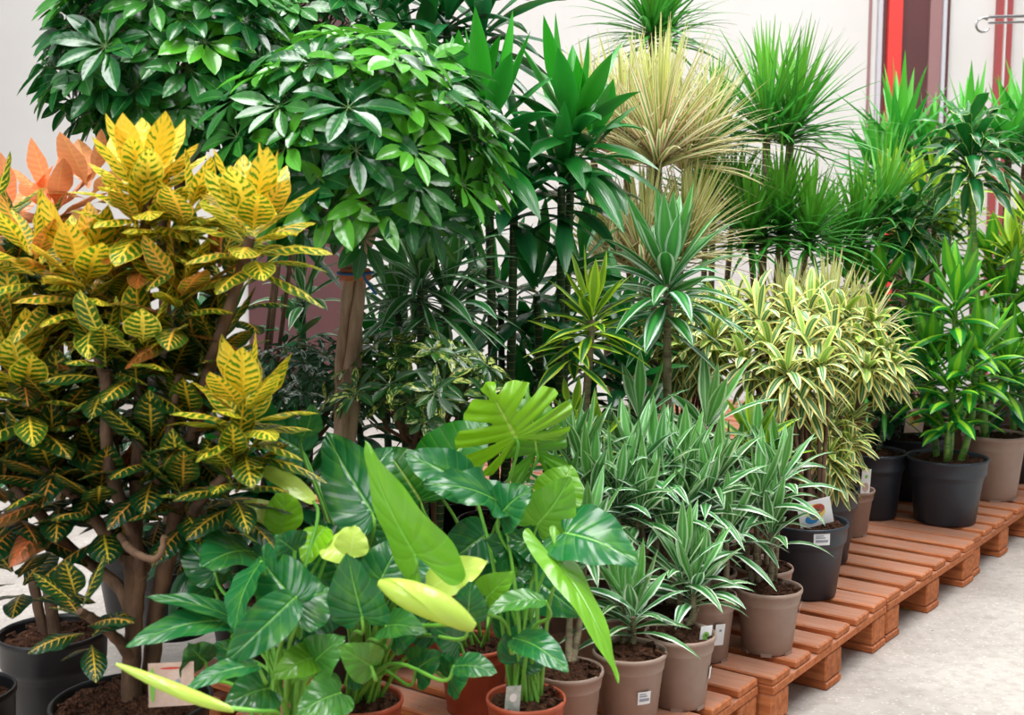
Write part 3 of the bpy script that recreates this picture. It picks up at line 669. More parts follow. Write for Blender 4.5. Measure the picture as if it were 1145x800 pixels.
stemmed('striped_dracaena', 'large dracaena with white-striped leaves and an upright open crown on a ringed cane', [(746, 318, 3.4, 'warn', dict(n=40, L=.29, w=.05)), (742, 345, 3.42, 'warn', dict(n=14, L=.26, t0=60, t1=100, stem=False))], ('tan', .1, .18), base=(W(744, 460, 3.5).x, 3.5), stem='greystem', sr=.015)
stemmed('striped_dracaena', 'large dracaena with thin white stripes just right of the braided trunk', [(470, 315, 3.3, 'warn', dict(n=44, L=.30, w=.036, droop=(.2, 1.6), t1=100)), (500, 340, 3.35, 'warn', dict(n=26, L=.27, droop=(.4, 1.8))), (445, 350, 3.4, 'warn', dict(n=22, L=.22))], ('tan', .11, .2), base=(W(480, 460, 3.45).x, 3.45), stem='darkcane', sr=.013)
stemmed('lime_dracaena', 'dracaena with lime-edged leaves between the two striped crowns', [(662, 358, 3.3, 'lime', dict(n=28, L=.19, w=.034)), (640, 385, 3.3, 'lime', dict(n=14, L=.18, t0=60, stem=False))], ('tan', .09, .17), base=(W(650, 500, 3.3).x - .03, 3.35), stem='greystem', sr=.014)
stemmed('lime_dracaena', 'small lime-edged dracaena rising above the white-striped mass', [(668, 500, 3.2, 'lime', dict(n=12, L=.14)), (640, 470, 3.25, 'lime', dict(n=10, L=.12))], ('tan', .08, .15), base=(W(668, 560, 3.28).x + .13, 3.27), stem='greystem', sr=.01)
stemmed('lime_dracaena', 'small lime-edged dracaena beside the brown stems of the yellow-edged bush', [(842, 500, 3.4, 'lime', dict(n=16, L=.17)), (865, 520, 3.4, 'lime', dict(n=12, L=.15))], ('tan', .08, .16), base=(W(850, 640, 3.6).x - .03, 3.4) , stem='greystem', sr=.009)

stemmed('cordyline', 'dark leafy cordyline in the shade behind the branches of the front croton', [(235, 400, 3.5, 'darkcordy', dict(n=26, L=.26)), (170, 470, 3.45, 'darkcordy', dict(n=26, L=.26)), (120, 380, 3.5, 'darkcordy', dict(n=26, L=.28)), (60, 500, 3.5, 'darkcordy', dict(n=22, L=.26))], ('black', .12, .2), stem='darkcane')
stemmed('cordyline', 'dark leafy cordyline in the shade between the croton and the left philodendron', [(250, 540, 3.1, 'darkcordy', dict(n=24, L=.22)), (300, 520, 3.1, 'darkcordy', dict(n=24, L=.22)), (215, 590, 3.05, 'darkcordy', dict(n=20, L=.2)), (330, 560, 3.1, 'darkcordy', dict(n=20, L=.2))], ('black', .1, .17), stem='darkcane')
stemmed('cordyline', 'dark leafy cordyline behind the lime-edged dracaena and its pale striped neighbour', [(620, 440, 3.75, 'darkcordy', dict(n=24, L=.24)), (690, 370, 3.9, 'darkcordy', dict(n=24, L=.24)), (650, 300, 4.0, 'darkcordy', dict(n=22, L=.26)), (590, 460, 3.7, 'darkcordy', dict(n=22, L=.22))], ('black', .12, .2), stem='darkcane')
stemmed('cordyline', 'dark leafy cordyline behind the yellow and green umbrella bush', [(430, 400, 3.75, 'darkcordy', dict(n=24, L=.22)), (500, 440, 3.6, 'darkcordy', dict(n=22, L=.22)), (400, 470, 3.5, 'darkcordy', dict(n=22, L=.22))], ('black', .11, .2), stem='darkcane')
stemmed('corn_plant', 'dark green dracaena in the shade behind the large dark pot', [(1000, 420, 5.3, 'cintho', dict(n=24)), (1090, 430, 5.6, 'cintho', dict(n=24)), (1035, 370, 5.6, 'cintho', dict(n=24)), (930, 450, 5.0, 'darkcordy')], ('black', .12, .2), base=(W(1060, 400, 5.65).x, 5.72), stem='cane')

# ---- umbrella trees -----------------------------------------------
def umbrella(name, label, C, rad, n, base, pot, trunk, L=.095, mat='scheff', lo=-.5, seed=1, w=.042, z0=.144, young=.15, nl=8, group=None, flat=1.0):
    random.seed(seed); base = settle(base, pot[1])
    t = thing(name, label, 'potted plant', (base[0], base[1], z0), group); make_pot(t, *pot)
    C = V(C); tops = trunk(t)
    tw = MB(); nb = 5; fs = [MB() for _ in range(nb)]
    for i in range(n):
        z = lo + (1 - lo) * (i + .5) / n; a = i * 2.39996
        q = sqrt(max(0, 1 - z * z)); shell = 1 if R() < .72 else U(.55, .9)
        e = V((q * cos(a), q * sin(a), z)); p = C + V((e.x * rad[0], e.y * rad[1], e.z * rad[2])) * shell + V((U(-1, 1), U(-1, 1), U(-1, 1))) * .025
        if p.y > C.y + rad[1] * .6 and R() < .5: continue
        d = (V((e.x, e.y, e.z * .6 + .55 * flat)) + V((U(-.25, .25), U(-.25, .25), 0))).normalized()
        o = C + (p - C) * .35 - V((0, 0, rad[2] * .25))
        pm = (o + p) / 2 + V((0, 0, .02))
        tw.tube([o, pm, p], .0022, 5, False)
        age = U(0, .4) if R() < young + (.2 if e.z > .6 else 0) else U(.55, 1)
        palmate(fs[int((a % (2 * pi)) / (2 * pi) * nb) % nb], p, d, random.choice((nl - 1, nl, nl + 1)), L * U(.8, 1.15), w * U(.9, 1.1), age, U(.3, 1.0), tw)
    b = MB()
    for k in range(14):
        a = k * 2.4; e = V((cos(a) * rad[0] * .6, sin(a) * rad[1] * .6, rad[2] * U(-.1, .6))); tp = tops[k % len(tops)]
        b.tube([tp, (tp + C + e) / 2 + V((e.x * .1, e.y * .1, -.02)), C + e], [.007, .005, .003], 6)
    part(b, 'branches', M['bark'], t); part(tw, 'leaf_stalks', M['twig'], t)
    for f in fs: part(f, 'foliage', M[mat], t)
    return t
def trunk_braid(t):
    p0 = V(t.location) + V((0, 0, .2)); top = W(397, 305, 2.95); bot = W(384, 500, 2.95); L = (top.z - p0.z)
    for k in range(3):
        pts = []; rad = []
        for i in range(31):
            f = i / 30; z = p0.z + L * f; a = f * 3.2 + k * 2.09 + 2.6
            c = bot + (top - bot) * ((z - bot.z) / (top.z - bot.z)); c.z = z
            r = .017 + .003 * sin(f * 9 + k)
            pts.append(c + V((cos(a) * r, sin(a) * r * .8, 0))); rad.append(.0165 - .002 * f + .0015 * sin(f * 31 + k * 2))
        for i, (dx, dz) in enumerate(((.0, .06), (.0, .13))):
            s = (-.05, .045, .012)[k]; pts.append(pts[30] + V((s * (i + 1) * .6, 0, dz))); rad.append(.013)
        mb = MB(); mb.tube(pts, rad, 12); part(mb, 'trunk', M['palebark'], t)
    c = top + V((0, 0, -.004)); mb = MB()
    mb.tube([c + V((0, 0, z)) for z in (-.014, -.005, .006, .014)], [.036, .039, .038, .034], 20); part(mb, 'trunk_tape', M['tape'], t, 'orange-brown tape binding the trunk')
    mb = MB(); ring = [c + V((cos(a) * .0415, sin(a) * .0415, .004 + .002 * sin(a))) for a in [2 * pi * k / 20 for k in range(21)]]
    mb.tube(ring, .0035, 6); e = c + V((.012, -.044, .03))
    mb.tube([e + V((-.01, 0, .02)), e, c + V((.03, -.05, -.01)), c + V((.055, -.05, -.045))], .0035, 6); part(mb, 'tie', M['tie'], t, 'blue plastic tie')
    return [top + V((-.06, 0, .14)), top + V((.06, 0, .14)), top + V((.02, 0, .16))]
umbrella('umbrella_tree', 'large green umbrella tree on a braided pale trunk with a blue tie', W(402, 172, 2.95), (.31, .28, .255), 150, (W(386, 600, 2.95).x, 2.95), ('black', .11, .18), trunk_braid, L=.10, lo=-.72, seed=3, w=.037, young=.25)
def trunk_plain(px, py, Y, r=.015, n=3):
    def f(t):
        p0 = V(t.location) + V((0, 0, .18)); tp = W(px, py, Y); out = []
        for k in range(n):
            a = k * 2.1; mb = MB(); q = tp + V((cos(a) * .03, sin(a) * .03, 0)); mb.tube(catmull([p0 + V((cos(a) * .02, sin(a) * .02, 0)), (p0 + q) / 2 + V((cos(a + 1) * .012, sin(a + 1) * .012, 0)), q], 5), r, 8)
            part(mb, 'trunk', M['bark'], t); out.append(q)
        return out
    return f
umbrella('umbrella_tree', 'large green umbrella tree behind the orange and yellow croton at the upper left', W(192, 72, 3.15), (.27, .25, .26), 130, (W(190, 500, 3.3).x, 3.3), ('black', .12, .2), trunk_plain(188, 200, 3.2), L=.095, lo=-.7, seed=5, young=.1)
umbrella('umbrella_tree', 'green umbrella tree filling the gap between the two big ones at the top', W(335, 40, 3.6), (.24, .22, .22), 60, (W(330, 500, 3.7).x - .1, 3.7), ('black', .11, .2), trunk_plain(335, 120, 3.6, .007), L=.095, lo=-.5, seed=8, young=.1)
umbrella('variegated_umbrella_bush', 'low umbrella bush with yellow and green leaves right of the braided trunk', W(470, 445, 3.0), (.20, .18, .13), 70, (W(470, 600, 3.05).x, 3.05), ('terra', .09, .16), trunk_plain(470, 500, 3.0, .007), L=.058, lo=-.2, w=.022, seed=11, mat='scheffvar', nl=7)
umbrella('variegated_umbrella_bush', 'low umbrella bush with white-marked leaves left of the braided trunk', W(335, 445, 3.3), (.20, .16, .14), 70, (W(335, 600, 3.4).x, 3.42), ('terra', .09, .16), trunk_plain(335, 500, 3.3, .007), L=.055, lo=-.2, w=.018, seed=12, mat='scheffwhite', nl=7)
random.seed(21)

# ---- white striped dracaenas in taupe pots ------------------------
GS = 'white-striped dracaenas in taupe pots'
def small(label, px, pz, Y, crowns, r=.085, h=.168, sr=.009, group=GS, stick=None, dx=0):
    return stemmed('white_striped_dracaena', label, crowns, ('tan', r, h), base=(W(px, pz, Y).x + dx, Y), group=group, stem='greystem', sr=sr, spread=.8, rings=True)
s = lambda px, py, Y, L=.18, n=22, **k: (px, py, Y, 'smallwarn', dict(L=L, n=n, **k))
tA = small('white-striped dracaena in the foremost taupe pot standing alone on the slats', 857, 742, 3.18, [s(862, 596, 3.2, .17, 12, t1=60), s(850, 560, 3.22, .20, 20), s(835, 590, 3.25, .18, 14), s(872, 540, 3.25, .19, 16)], .088, .17)
tB = small('white-striped dracaena in the taupe pot with a bright sticker above the bottom edge', 703, 812, 2.705, [s(708, 690, 2.74, .17, 18, t1=75), s(695, 672, 2.76, .16, 12)], .083, .17)
tC = small('white-striped dracaena in the taupe pot with a tag, right of the stickered one', 759, 800, 2.82, [s(775, 660, 2.9, .18, 18, t1=70), s(762, 640, 2.92, .19, 18), s(788, 650, 2.95, .15, 14)], .083, .17)
tD = small('white-striped dracaena in the taupe pot lowest and leftmost of the taupe ones', 634, 830, 2.60, [s(640, 640, 2.75, .16, 14), s(655, 610, 2.8, .18, 16)], .078, .165)
tE = small('white-striped dracaena in the taupe pot tucked behind the tagged one', 788, 745, 3.12, [s(790, 560, 3.12, .2, 22), s(812, 600, 3.12, .18, 16), s(770, 570, 3.1, .2, 18), s(800, 535, 3.15, .19, 18)], .078, .17)
tF = small('white-striped dracaena behind the foremost taupe pot against the dark pots', 838, 700, 3.42, [s(818, 530, 3.4, .18, 20), s(846, 505, 3.4, .17, 14), s(872, 520, 3.38, .15, 14)], .08, .165)
tG = small('white-striped dracaena in the taupe pot behind the bottom row, under the round leaf', 668, 780, 3.0, [s(690, 560, 3.0, .2, 22), s(660, 560, 3.0, .2, 20), s(715, 575, 3.0, .2, 20), s(650, 520, 3.05, .19, 18)], .08, .165)
tH = small('white-striped dracaena in the middle of the mass behind the bottom row of pots', 752, 745, 3.12, [s(735, 530, 3.1, .2, 22), s(750, 580, 3.05, .2, 22), s(710, 520, 3.1, .2, 20), s(765, 530, 3.15, .18, 20)], .08, .165, dx=-.04)
tI = small('white-striped dracaena at the back of the mass under the large striped crown', 720, 700, 3.36, [s(700, 515, 3.3, .17, 22), s(740, 512, 3.3, .17, 20), s(675, 510, 3.35, .16, 18), s(765, 518, 3.3, .16, 18)], .08, .165, dx=.1)
tJ = small('broad-leaved striped dracaena with tall upright leaves above the white-striped mass', 800, 700, 3.38, [s(790, 478, 3.3, .22, 12, w=.044, t1=78), s(715, 470, 3.34, .22, 10, w=.04, t1=85)], .08, .165, dx=-.06, group=None)
tK = small('white-striped dracaena at the left of the mass beside the monstera', 640, 700, 3.05, [s(635, 510, 3.1, .17, 18), s(628, 560, 3.0, .17, 16)], .08, .165, dx=-.12)

# stickers and tags
sticker(tB, None, .083, .17, radians(-68), .036, .030, .40)
sticker(tD, None, .078, .165, radians(-80), .034, .028, .10)
sticker(tC, None, .083, .17, radians(-22), .020, .030, .40, False)
sticker(tA, None, .088, .17, radians(-18), .018, .034, .62, False)
care_tag(tC, W(786, 732, 2.79), (1, .25, .05), (0.12, 0, 1), .028, .068, [(0, .3, .6, .3, 'greenprint'), (0, -.35, .7, .4, 'card'), (0, .35, .25, .12, 'greyprint')])
care_tag(tE, W(803, 722, 3.05), (1, .3, 0), (.1, 0, 1), .026, .055, [(.1, .4, .3, .12, 'greyprint')])
for ob in bpy.data.objects:
    if ob.get('label', '').startswith('large yellow-edged dracaena bush'): big = ob
    if ob.get('label', '').endswith('arch out farthest right'): far = ob
    if ob.get('label', '').endswith('pinkish picture tag'): pk = ob
sticker(big, None, .122, .225, radians(-82), .050, .034, .80)
care_tag(big, W(914, 588, 3.60), (1, .2, .2), (-.25, -.25, 1), .105, .085, [(.0, .1, .62, .62, 'yellowprint'), (.2, .3, .4, .38, 'red'), (-.25, -.4, .42, .36, 'blueprint'), (-.05, .0, .34, .4, 'greenprint'), (.25, .2, .2, .2, 'white'), (-.2, -.3, .2, .16, 'white')], label='white picture tag with coloured swirls')
care_tag(far, W(967, 552, 4.27), (1, .2, 0), (.05, 0, 1), .034, .085, [(0, .4, .35, .16, 'greenprint'), (0, -.5, .7, .4, 'card')])
care_tag(pk, W(1021, 484, 4.80), (1, .1, 0), (.1, 0, 1), .075, .095, [(0, .1, .7, .6, 'yellowprint'), (.1, .25, .4, .3, 'red'), (-.3, -.1, .3, .3, 'greenprint')], base='card')

# ------------------------------------------------------------------ crotons
def croton_branch(t, pts, r0, r1):
    mb = MB(); c = catmull([W(*p) for p in pts], 6); n = len(c)
    mb.tube([p + V((U(-1, 1), U(-1, 1), 0)) * .0015 for p in c], [(r0 + (r1 - r0) * i / (n - 1)) * U(.94, 1.08) for i in range(n)], 10)
    part(mb, 'branch', M['bark'], t)
def croton_cluster(t, px, py, Y, n, L, w, a0, a1, ax=(0, 0, 1), t0=8, t1=95, span=.09, mat='croton', rr=(0, 1), droop=(.1, .9)):
    mb = MB(); rosette(mb, W(px, py, Y), ax, n, L, w, 'ell', t0, t1, droop, .22, span, 9, 6, .08, young=(a0, a1), rndr=rr)
    part(mb, 'leaf_cluster', M[mat], t)
bp = W(148, 800, 2.38)
tc = thing('croton_plant', 'large croton with yellow-veined leaves and thick bare branches in front at the left', 'potted plant', (bp.x, 2.38, .144)); make_pot(tc, 'black', .155, .185)
croton_branch(tc, [(146, 812, 2.38), (147, 740, 2.38), (150, 690, 2.38), (146, 620, 2.38)], .020, .015)
croton_branch(tc, [(168, 812, 2.42), (170, 740, 2.42), (178, 660, 2.42), (200, 600, 2.4), (228, 575, 2.38)], .019, .013)
croton_branch(tc, [(150, 690, 2.38), (155, 640, 2.38), (150, 600, 2.38), (122, 520, 2.36), (118, 415, 2.34)], .016, .011)
croton_branch(tc, [(150, 640, 2.42), (152, 560, 2.42), (158, 420, 2.42), (158, 300, 2.42), (166, 215, 2.42)], .015, .010)
croton_branch(tc, [(180, 650, 2.42), (200, 560, 2.40), (232, 420, 2.38), (262, 330, 2.36), (280, 265, 2.35)], .015, .010)
croton_branch(tc, [(190, 620, 2.42), (225, 560, 2.36), (262, 520, 2.32), (272, 480, 2.3)], .013, .008)
croton_branch(tc, [(150, 740, 2.38), (128, 712, 2.34), (100, 690, 2.3), (88, 684, 2.28)], .012, .008)
croton_branch(tc, [(160, 650, 2.38), (120, 600, 2.4), (90, 560, 2.42), (60, 535, 2.42), (25, 470, 2.42)], .014, .009)
croton_branch(tc, [(149, 715, 2.38), (135, 660, 2.4), (80, 615, 2.45), (30, 560, 2.45), (-10, 520, 2.45)], .013, .009)
croton_branch(tc, [(130, 560, 2.42), (125, 470, 2.46), (105, 380, 2.42), (95, 330, 2.42)], .010, .008)
croton_branch(tc, [(170, 560, 2.42), (190, 480, 2.36), (200, 420, 2.34)], .009, .007)
croton_branch(tc, [(135, 600, 2.36), (150, 618, 2.28), (175, 625, 2.26), (185, 600, 2.26)], .008, .006)
CR = [
 (164, 226, 2.42, 22, .155, .058, .0, .5, (0, -.1, 1), (0, .75)), (158, 262, 2.42, 14, .14, .055, .15, .6, (-.1, -.2, 1), (0, 1)),
 (282, 262, 2.35, 20, .145, .060, .05, .62, (.05, -.15, 1), (0, .8)), (208, 255, 2.4, 10, .13, .055, .15, .7, (.1, -.2, 1), (0, 1)),
 (95, 325, 2.4, 18, .15, .060, .05, .6, (-.1, -.2, 1), (.1, .9)), (40, 300, 2.42, 12, .14, .055, .2, .6, (-.2, -.2, 1), (.3, 1)),
 (28, 440, 2.4, 16, .15, .062, .1, .85, (-.05, -.15, 1), (0, .5)), (118, 405, 2.34, 9, .12, .055, .55, .95, (.1, -.3, 1), (0, .4)),
 (158, 400, 2.34, 9, .13, .06, .3, .9, (.3, -.3, 1), (0, .6)), (200, 340, 2.36, 12, .13, .055, .3, .8, (.1, -.2, 1), (.4, 1)),
 (272, 468, 2.3, 18, .14, .055, .08, .7, (.05, -.15, 1), (0, .6)), (262, 535, 2.3, 14, .12, .05, .5, 1, (.1, -.3, 1), (0, .8)),
 (170, 510, 2.38, 12, .14, .06, .75, 1, (.1, -.3, 1), (0, .7)), (60, 540, 2.42, 14, .15, .062, .75, 1, (-.1, -.3, 1), (.3, 1)),
 (110, 570, 2.4, 12, .14, .06, .8, 1, (0, -.4, 1), (0, .6)), (10, 560, 2.45, 12, .15, .06, .8, 1, (-.1, -.2, 1), (.2, .9)),
 (205, 560, 2.36, 11, .13, .055, .7, 1, (0, -.4, .8), (0, .8)), (15, 380, 2.44, 12, .14, .055, .4, .9, (-.2, 0, 1), (.3, 1)),
 (240, 400, 2.42, 10, .13, .055, .6, 1, (.2, 0, 1), (.3, 1)), (130, 330, 2.45, 12, .14, .055, .3, .8, (0, .1, 1), (.2, .9)),
 (92, 690, 2.28, 7, .12, .048, .85, 1, (-.2, -.2, 1), (.1, .6)), (15, 640, 2.5, 8, .14, .055, .9, 1, (-.3, -.2, 1), (.1, .6)),
 (65, 470, 2.44, 12, .14, .06, .7, 1, (0, -.2, 1), (.1, .8)), (215, 480, 2.4, 12, .13, .055, .6, 1, (0, -.2, 1), (.1, .9)),
]
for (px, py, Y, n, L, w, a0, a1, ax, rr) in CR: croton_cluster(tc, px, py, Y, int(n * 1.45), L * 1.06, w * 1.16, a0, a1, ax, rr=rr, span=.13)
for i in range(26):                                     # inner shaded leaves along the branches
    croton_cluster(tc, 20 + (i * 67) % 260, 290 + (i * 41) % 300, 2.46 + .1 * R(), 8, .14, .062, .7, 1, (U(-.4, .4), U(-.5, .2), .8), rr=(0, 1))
care = W(206, 765, 2.32)
care_tag(tc, W(192, 790, 2.30), (1, .15, 0), (0, .05, 1), .085, .085, [(0, .75, .5, .05, 'red'), (-.82, 0, .12, .8, 'greenprint'), (-.84, .2, .1, .2, 'red'), (.3, .1, .12, .14, 'greyprint')], base='card', label='pinkish cardboard label with red heading')
# second croton, salmon young leaves
b2 = W(58, 760, 2.84)
t2 = thing('croton_plant', 'croton with salmon-orange young leaves in the black pot behind the front croton', 'potted plant', (b2.x, 2.86, 0)); make_pot(t2, 'black', .125, .305)
croton_branch(t2, [(62, 715, 2.86), (55, 640, 2.86), (70, 520, 2.86), (60, 260, 2.86)], .016, .009)
croton_branch(t2, [(50, 715, 2.86), (35, 640, 2.86), (15, 520, 2.86), (10, 260, 2.86)], .013, .009)
for (px, py, n, a0, a1) in ((62, 240, 16, 0, .6), (15, 250, 12, .1, .7), (100, 215, 8, .2, .8)): croton_cluster(t2, px, py, 2.84, n, .16, .065, a0, a1, (0, -.1, 1), mat='croton_orange')
for (px, py, n) in ((35, 320, 12), (75, 400, 12), (20, 450, 10)): croton_cluster(t2, px, py, 2.84, n, .15, .06, .5, 1, (0, -.2, 1), rr=(.4, 1))
b3 = W(-42, 800, 2.45)
t3 = thing('croton_plant', 'green-leaved croton in the black pot cut off by the lower left corner', 'potted plant', (b3.x, 2.45, 0)); make_pot(t3, 'black', .105, .322)
croton_branch(t3, [(-42, 770, 2.45), (-38, 640, 2.48), (-30, 400, 2.5), (-15, 260, 2.5)], .014, .009)
for (px, py, n, a0) in ((-12, 255, 12, .5), (-25, 330, 12, .6), (-25, 430, 12, .7)): croton_cluster(t3, px, py, 2.5, n, .15, .06, a0, 1, (.1, -.2, 1), rr=(0, .5))

# ------------------------------------------------------------------ philodendrons
def phil(name, label, potpx, Y, pot, leaves, mat='phil', cat='potted plant', z0=.144):
    b = W(potpx, 780, Y); t = thing(name, label, cat, (b.x, Y, z0)); make_pot(t, *pot)
    S = V((b.x, Y, z0 + pot[2] * .9))
    for i, lf in enumerate(leaves):
        (bx, by, bY), (tx, ty, tY), w, nrm, age = lf[:5]; ov = lf[5] if len(lf) > 5 else {}
        ov = dict(ov); m = ov.pop('mat', mat); B = W(bx, by, bY); T = W(tx, ty, tY)
        Wd = w / F * (bY + tY) / 2 * 1.01
        mb = MB(); blade(mb, B, T, nrm, Wd, age=age, **ov); part(mb, 'leaf', M[m], t)
        a = i * 2.4; s0 = S + V((cos(a), sin(a), 0)) * pot[1] * .35
        out = V((B.x - s0.x, B.y - s0.y, 0)); arch = (B - T).normalized()
        mid = s0 * .45 + B * .55 + V((-out.x * .12, -out.y * .12, .03)); 
        near = B + V((arch.x * .012 - out.x * .05, arch.y * .01 - out.y * .05, -.035))
        if B.z < s0.z + .12: near = B * .7 + s0 * .3 + V((0, 0, .05)); mid = s0 * .7 + B * .3 + V((0, 0, .05))
        mb = MB(); mb.tube(catmull([s0, mid, near, B], 6), [.0042 - .0012 * q / 18 for q in range(19)], 7); part(mb, 'petiole', M['petiole'], t)
    return t
C_ = (0, -1, .25)            # facing the camera
PA = [
 ((282, 617, 2.30), (223, 636, 2.18), 96, (-.1, -.75, .8), .85, dict(bend=.10)),
 ((325, 676, 2.14), (372, 660, 2.20), 90, (.1, -.8, .7), .8, dict(bend=.05, kind='heart')),
 ((330, 672, 2.12), (290, 622, 2.22), 70, (-.2, -.9, .5), .85, dict(bend=.10)),
 ((292, 628, 2.16), (262, 708, 2.08), 62, (-.9, -.8, .3), .95, dict(bend=.08, kind='ovate')),
 ((330, 668, 2.10), (252, 742, 2.04), 52, (.5, -.9, .6), .85, dict(bend=.14, kind='long')),
 ((262, 694, 2.18), (140, 724, 2.05), 42, (0, -.7, .9), .9, dict(bend=.10, kind='long')),
 ((282, 704, 2.2), (163, 668, 2.10), 34, (0, -.5, 1), .85, dict(bend=.08, kind='long')),
 ((288, 744, 2.05), (204, 775, 1.98), 32, (0, -.5, 1), .9, dict(bend=.1, kind='long')),
 ((300, 590, 2.35), (272, 560, 2.38), 50, (0, -1, .4), .15, dict(kind='heart', mat='philnew')),
 ((312, 598, 2.34), (318, 545, 2.36), 46, (.6, -1, .2), .3, dict(kind='ovate')),
 ((350, 560, 2.3), (277, 520, 2.34), 22, (0, -.8, .8), .1, dict(kind='long', mat='philnew')),
 ((372, 600, 2.28), (396, 628, 2.24), 50, (.2, -1, .3), .1, dict(kind='ovate', mat='philnew')),
 ((365, 590, 2.3), (340, 632, 2.26), 40, (-.5, -1, .3), .25, dict(kind='ovate')),
 ((348, 736, 2.14), (303, 760, 2.08), 44, (0, -1, .6), .5, dict(kind='heart')),
 ((352, 740, 2.14), (386, 712, 2.12), 56, (0, -1, .5), .7, dict(kind='heart')),
 ((300, 640, 2.36), (350, 600, 2.4), 70, (0, -1, .5), .95, dict(kind='heart')),
 ((240, 640, 2.3), (205, 600, 2.36), 52, (0, -1, .5), .95, dict(kind='heart')),
 ((345, 690, 2.22), (300, 720, 2.2), 70, (0, -1, .3), 1, dict(kind='heart')),
 ((300, 770, 2.1), (250, 790, 2.05), 60, (0, -.8, .6), .8, dict(kind='heart')),
 ((380, 775, 2.1), (330, 800, 2.05), 60, (0, -.8, .6), .7, dict(kind='heart')),
] + [((300 + dx, 680 + dy, 2.34), (300 + dx + ex, 660 + dy, 2.3), 66, (0, -1, .4), 1, dict(kind='heart')) for dx, dy, ex in ((-60, -20, -30), (-40, 30, 50), (-20, 60, -40), (60, 0, 40), (50, 60, 20), (-70, 60, -20))]
ta = phil('philodendron', 'philodendron with large heart-shaped leaves overlapping the croton trunk at the left', 318, 2.22, ('terra', .09, .16), PA)
def rolled(t, pts, r0, name='rolled_leaf'):
    """young leaf still rolled into a tube, with a spiral seam"""
    mb = MB(); c = catmull([W(*p) for p in pts], 8); n = len(c); rows = []; uvs = []; ref = None
    for i, p in enumerate(c):
        f = i / (n - 1); tn = (c[min(i + 1, n - 1)] - c[max(i - 1, 0)]).normalized()
        if ref is None: ref = tn.orthogonal().normalized()
        ref = (ref - tn * ref.dot(tn)).normalized(); b = tn.cross(ref); r = r0 * max(.08, sin(pi * (.04 + .9 * f)) ** .7)
        rows.append([p + (ref * cos(a) + b * sin(a)) * r * (1 + .16 * a / 6.3) for a in [f * 2.5 + 7.2 * k / 17 for k in range(18)]])
        uvs.append([(k / 17, f) for k in range(18)])
    mb.grid(rows, uvs, (.3, .2)); part(mb, name, M['philnew'], t, 'pale lime leaf still rolled up')
rolled(ta, [(130, 743, 1.98), (180, 765, 1.96), (225, 783, 1.95), (262, 795, 1.95)], .010)
mb = MB(); mb.tube(catmull([W(255, 792, 1.95), W(290, 796, 1.96), W(312, 800, 2.05), W(316, 830, 2.15)], 5), .004, 7); part(mb, 'petiole', M['petiole'], ta)
PB = [
 ((464, 621, 2.20), (408, 493, 2.22), 80, (-.6, -1, .1), .5, dict(bend=.06, kind='arrow', asym=1.15, cup=-.25)),
 ((416, 573, 2.34), (364, 483, 2.46), 84, (-.2, -1, .35), .93, dict(bend=.05, kind='heart')),
 ((337, 490, 2.5), (349, 452, 2.45), 34, (.6, -1, .2), .8, dict(kind='ovate')),
 ((338, 505, 2.6), (288, 478, 2.62), 62, (0, -1, .6), 1, dict(kind='heart')),
 ((405, 690, 2.14), (388, 618, 2.12), 76, (-.3, -1, .3), .9, dict(kind='heart', bend=.02)),
 ((392, 622, 2.2), (398, 588, 2.2), 40, (0, -1, .3), .1, dict(kind='ovate', mat='philnew')),
 ((415, 745, 2.1), (378, 722, 2.08), 50, (0, -1, .4), .6, dict(kind='heart')),
 ((432, 700, 2.16), (478, 708, 2.10), 46, (0, -.8, .8), .75, dict(kind='heart')),
 ((440, 640, 2.32), (490, 612, 2.36), 60, (0, -1, .5), .95, dict(kind='heart')),
 ((425, 650, 2.3), (452, 600, 2.36), 60, (0, -1, .4), .95, dict(kind='heart')),
 ((478, 660, 2.24), (545, 628, 2.22), 44, (0, -.9, .5), .05, dict(kind='ovate', mat='philnew', bend=.15)),
 ((522, 698, 2.18), (526, 650, 2.16), 44, (.1, -1, .2), .92, dict(kind='ovate')),
 ((508, 745, 2.14), (556, 753, 2.1), 34, (0, -.7, .8), .85, dict(kind='ovate')),
 ((390, 560, 2.5), (440, 500, 2.55), 70, (0, -1, .4), 1, dict(kind='heart')),
 ((380, 640, 2.36), (350, 580, 2.4), 70, (0, -1, .5), 1, dict(kind='heart')),
] + [((420 + dx, 740 + dy, 2.3), (420 + dx + ex, 720 + dy, 2.25), 54, (0, -1, .5), .95, dict(kind='heart')) for dx, dy, ex in ((-20, -60, -30), (20, -30, 40), (45, 10, 30), (60, -60, -30), (-30, 10, 36), (80, 20, 30), (95, -20, -36))]
tb = phil('philodendron', 'philodendron with a tall bright arrow-shaped leaf, in the terracotta pot left of centre', 404, 2.45, ('terra', .085, .16), PB)
rolled(tb, [(424, 652, 2.1), (455, 665, 2.08), (495, 682, 2.08), (530, 702, 2.08)], .024)
mb = MB(); mb.tube(catmull([W(520, 697, 2.08), W(470, 700, 2.2), W(425, 690, 2.25), W(418, 740, 2.4)], 5), .004, 7); part(mb, 'petiole', M['petiole'], tb)
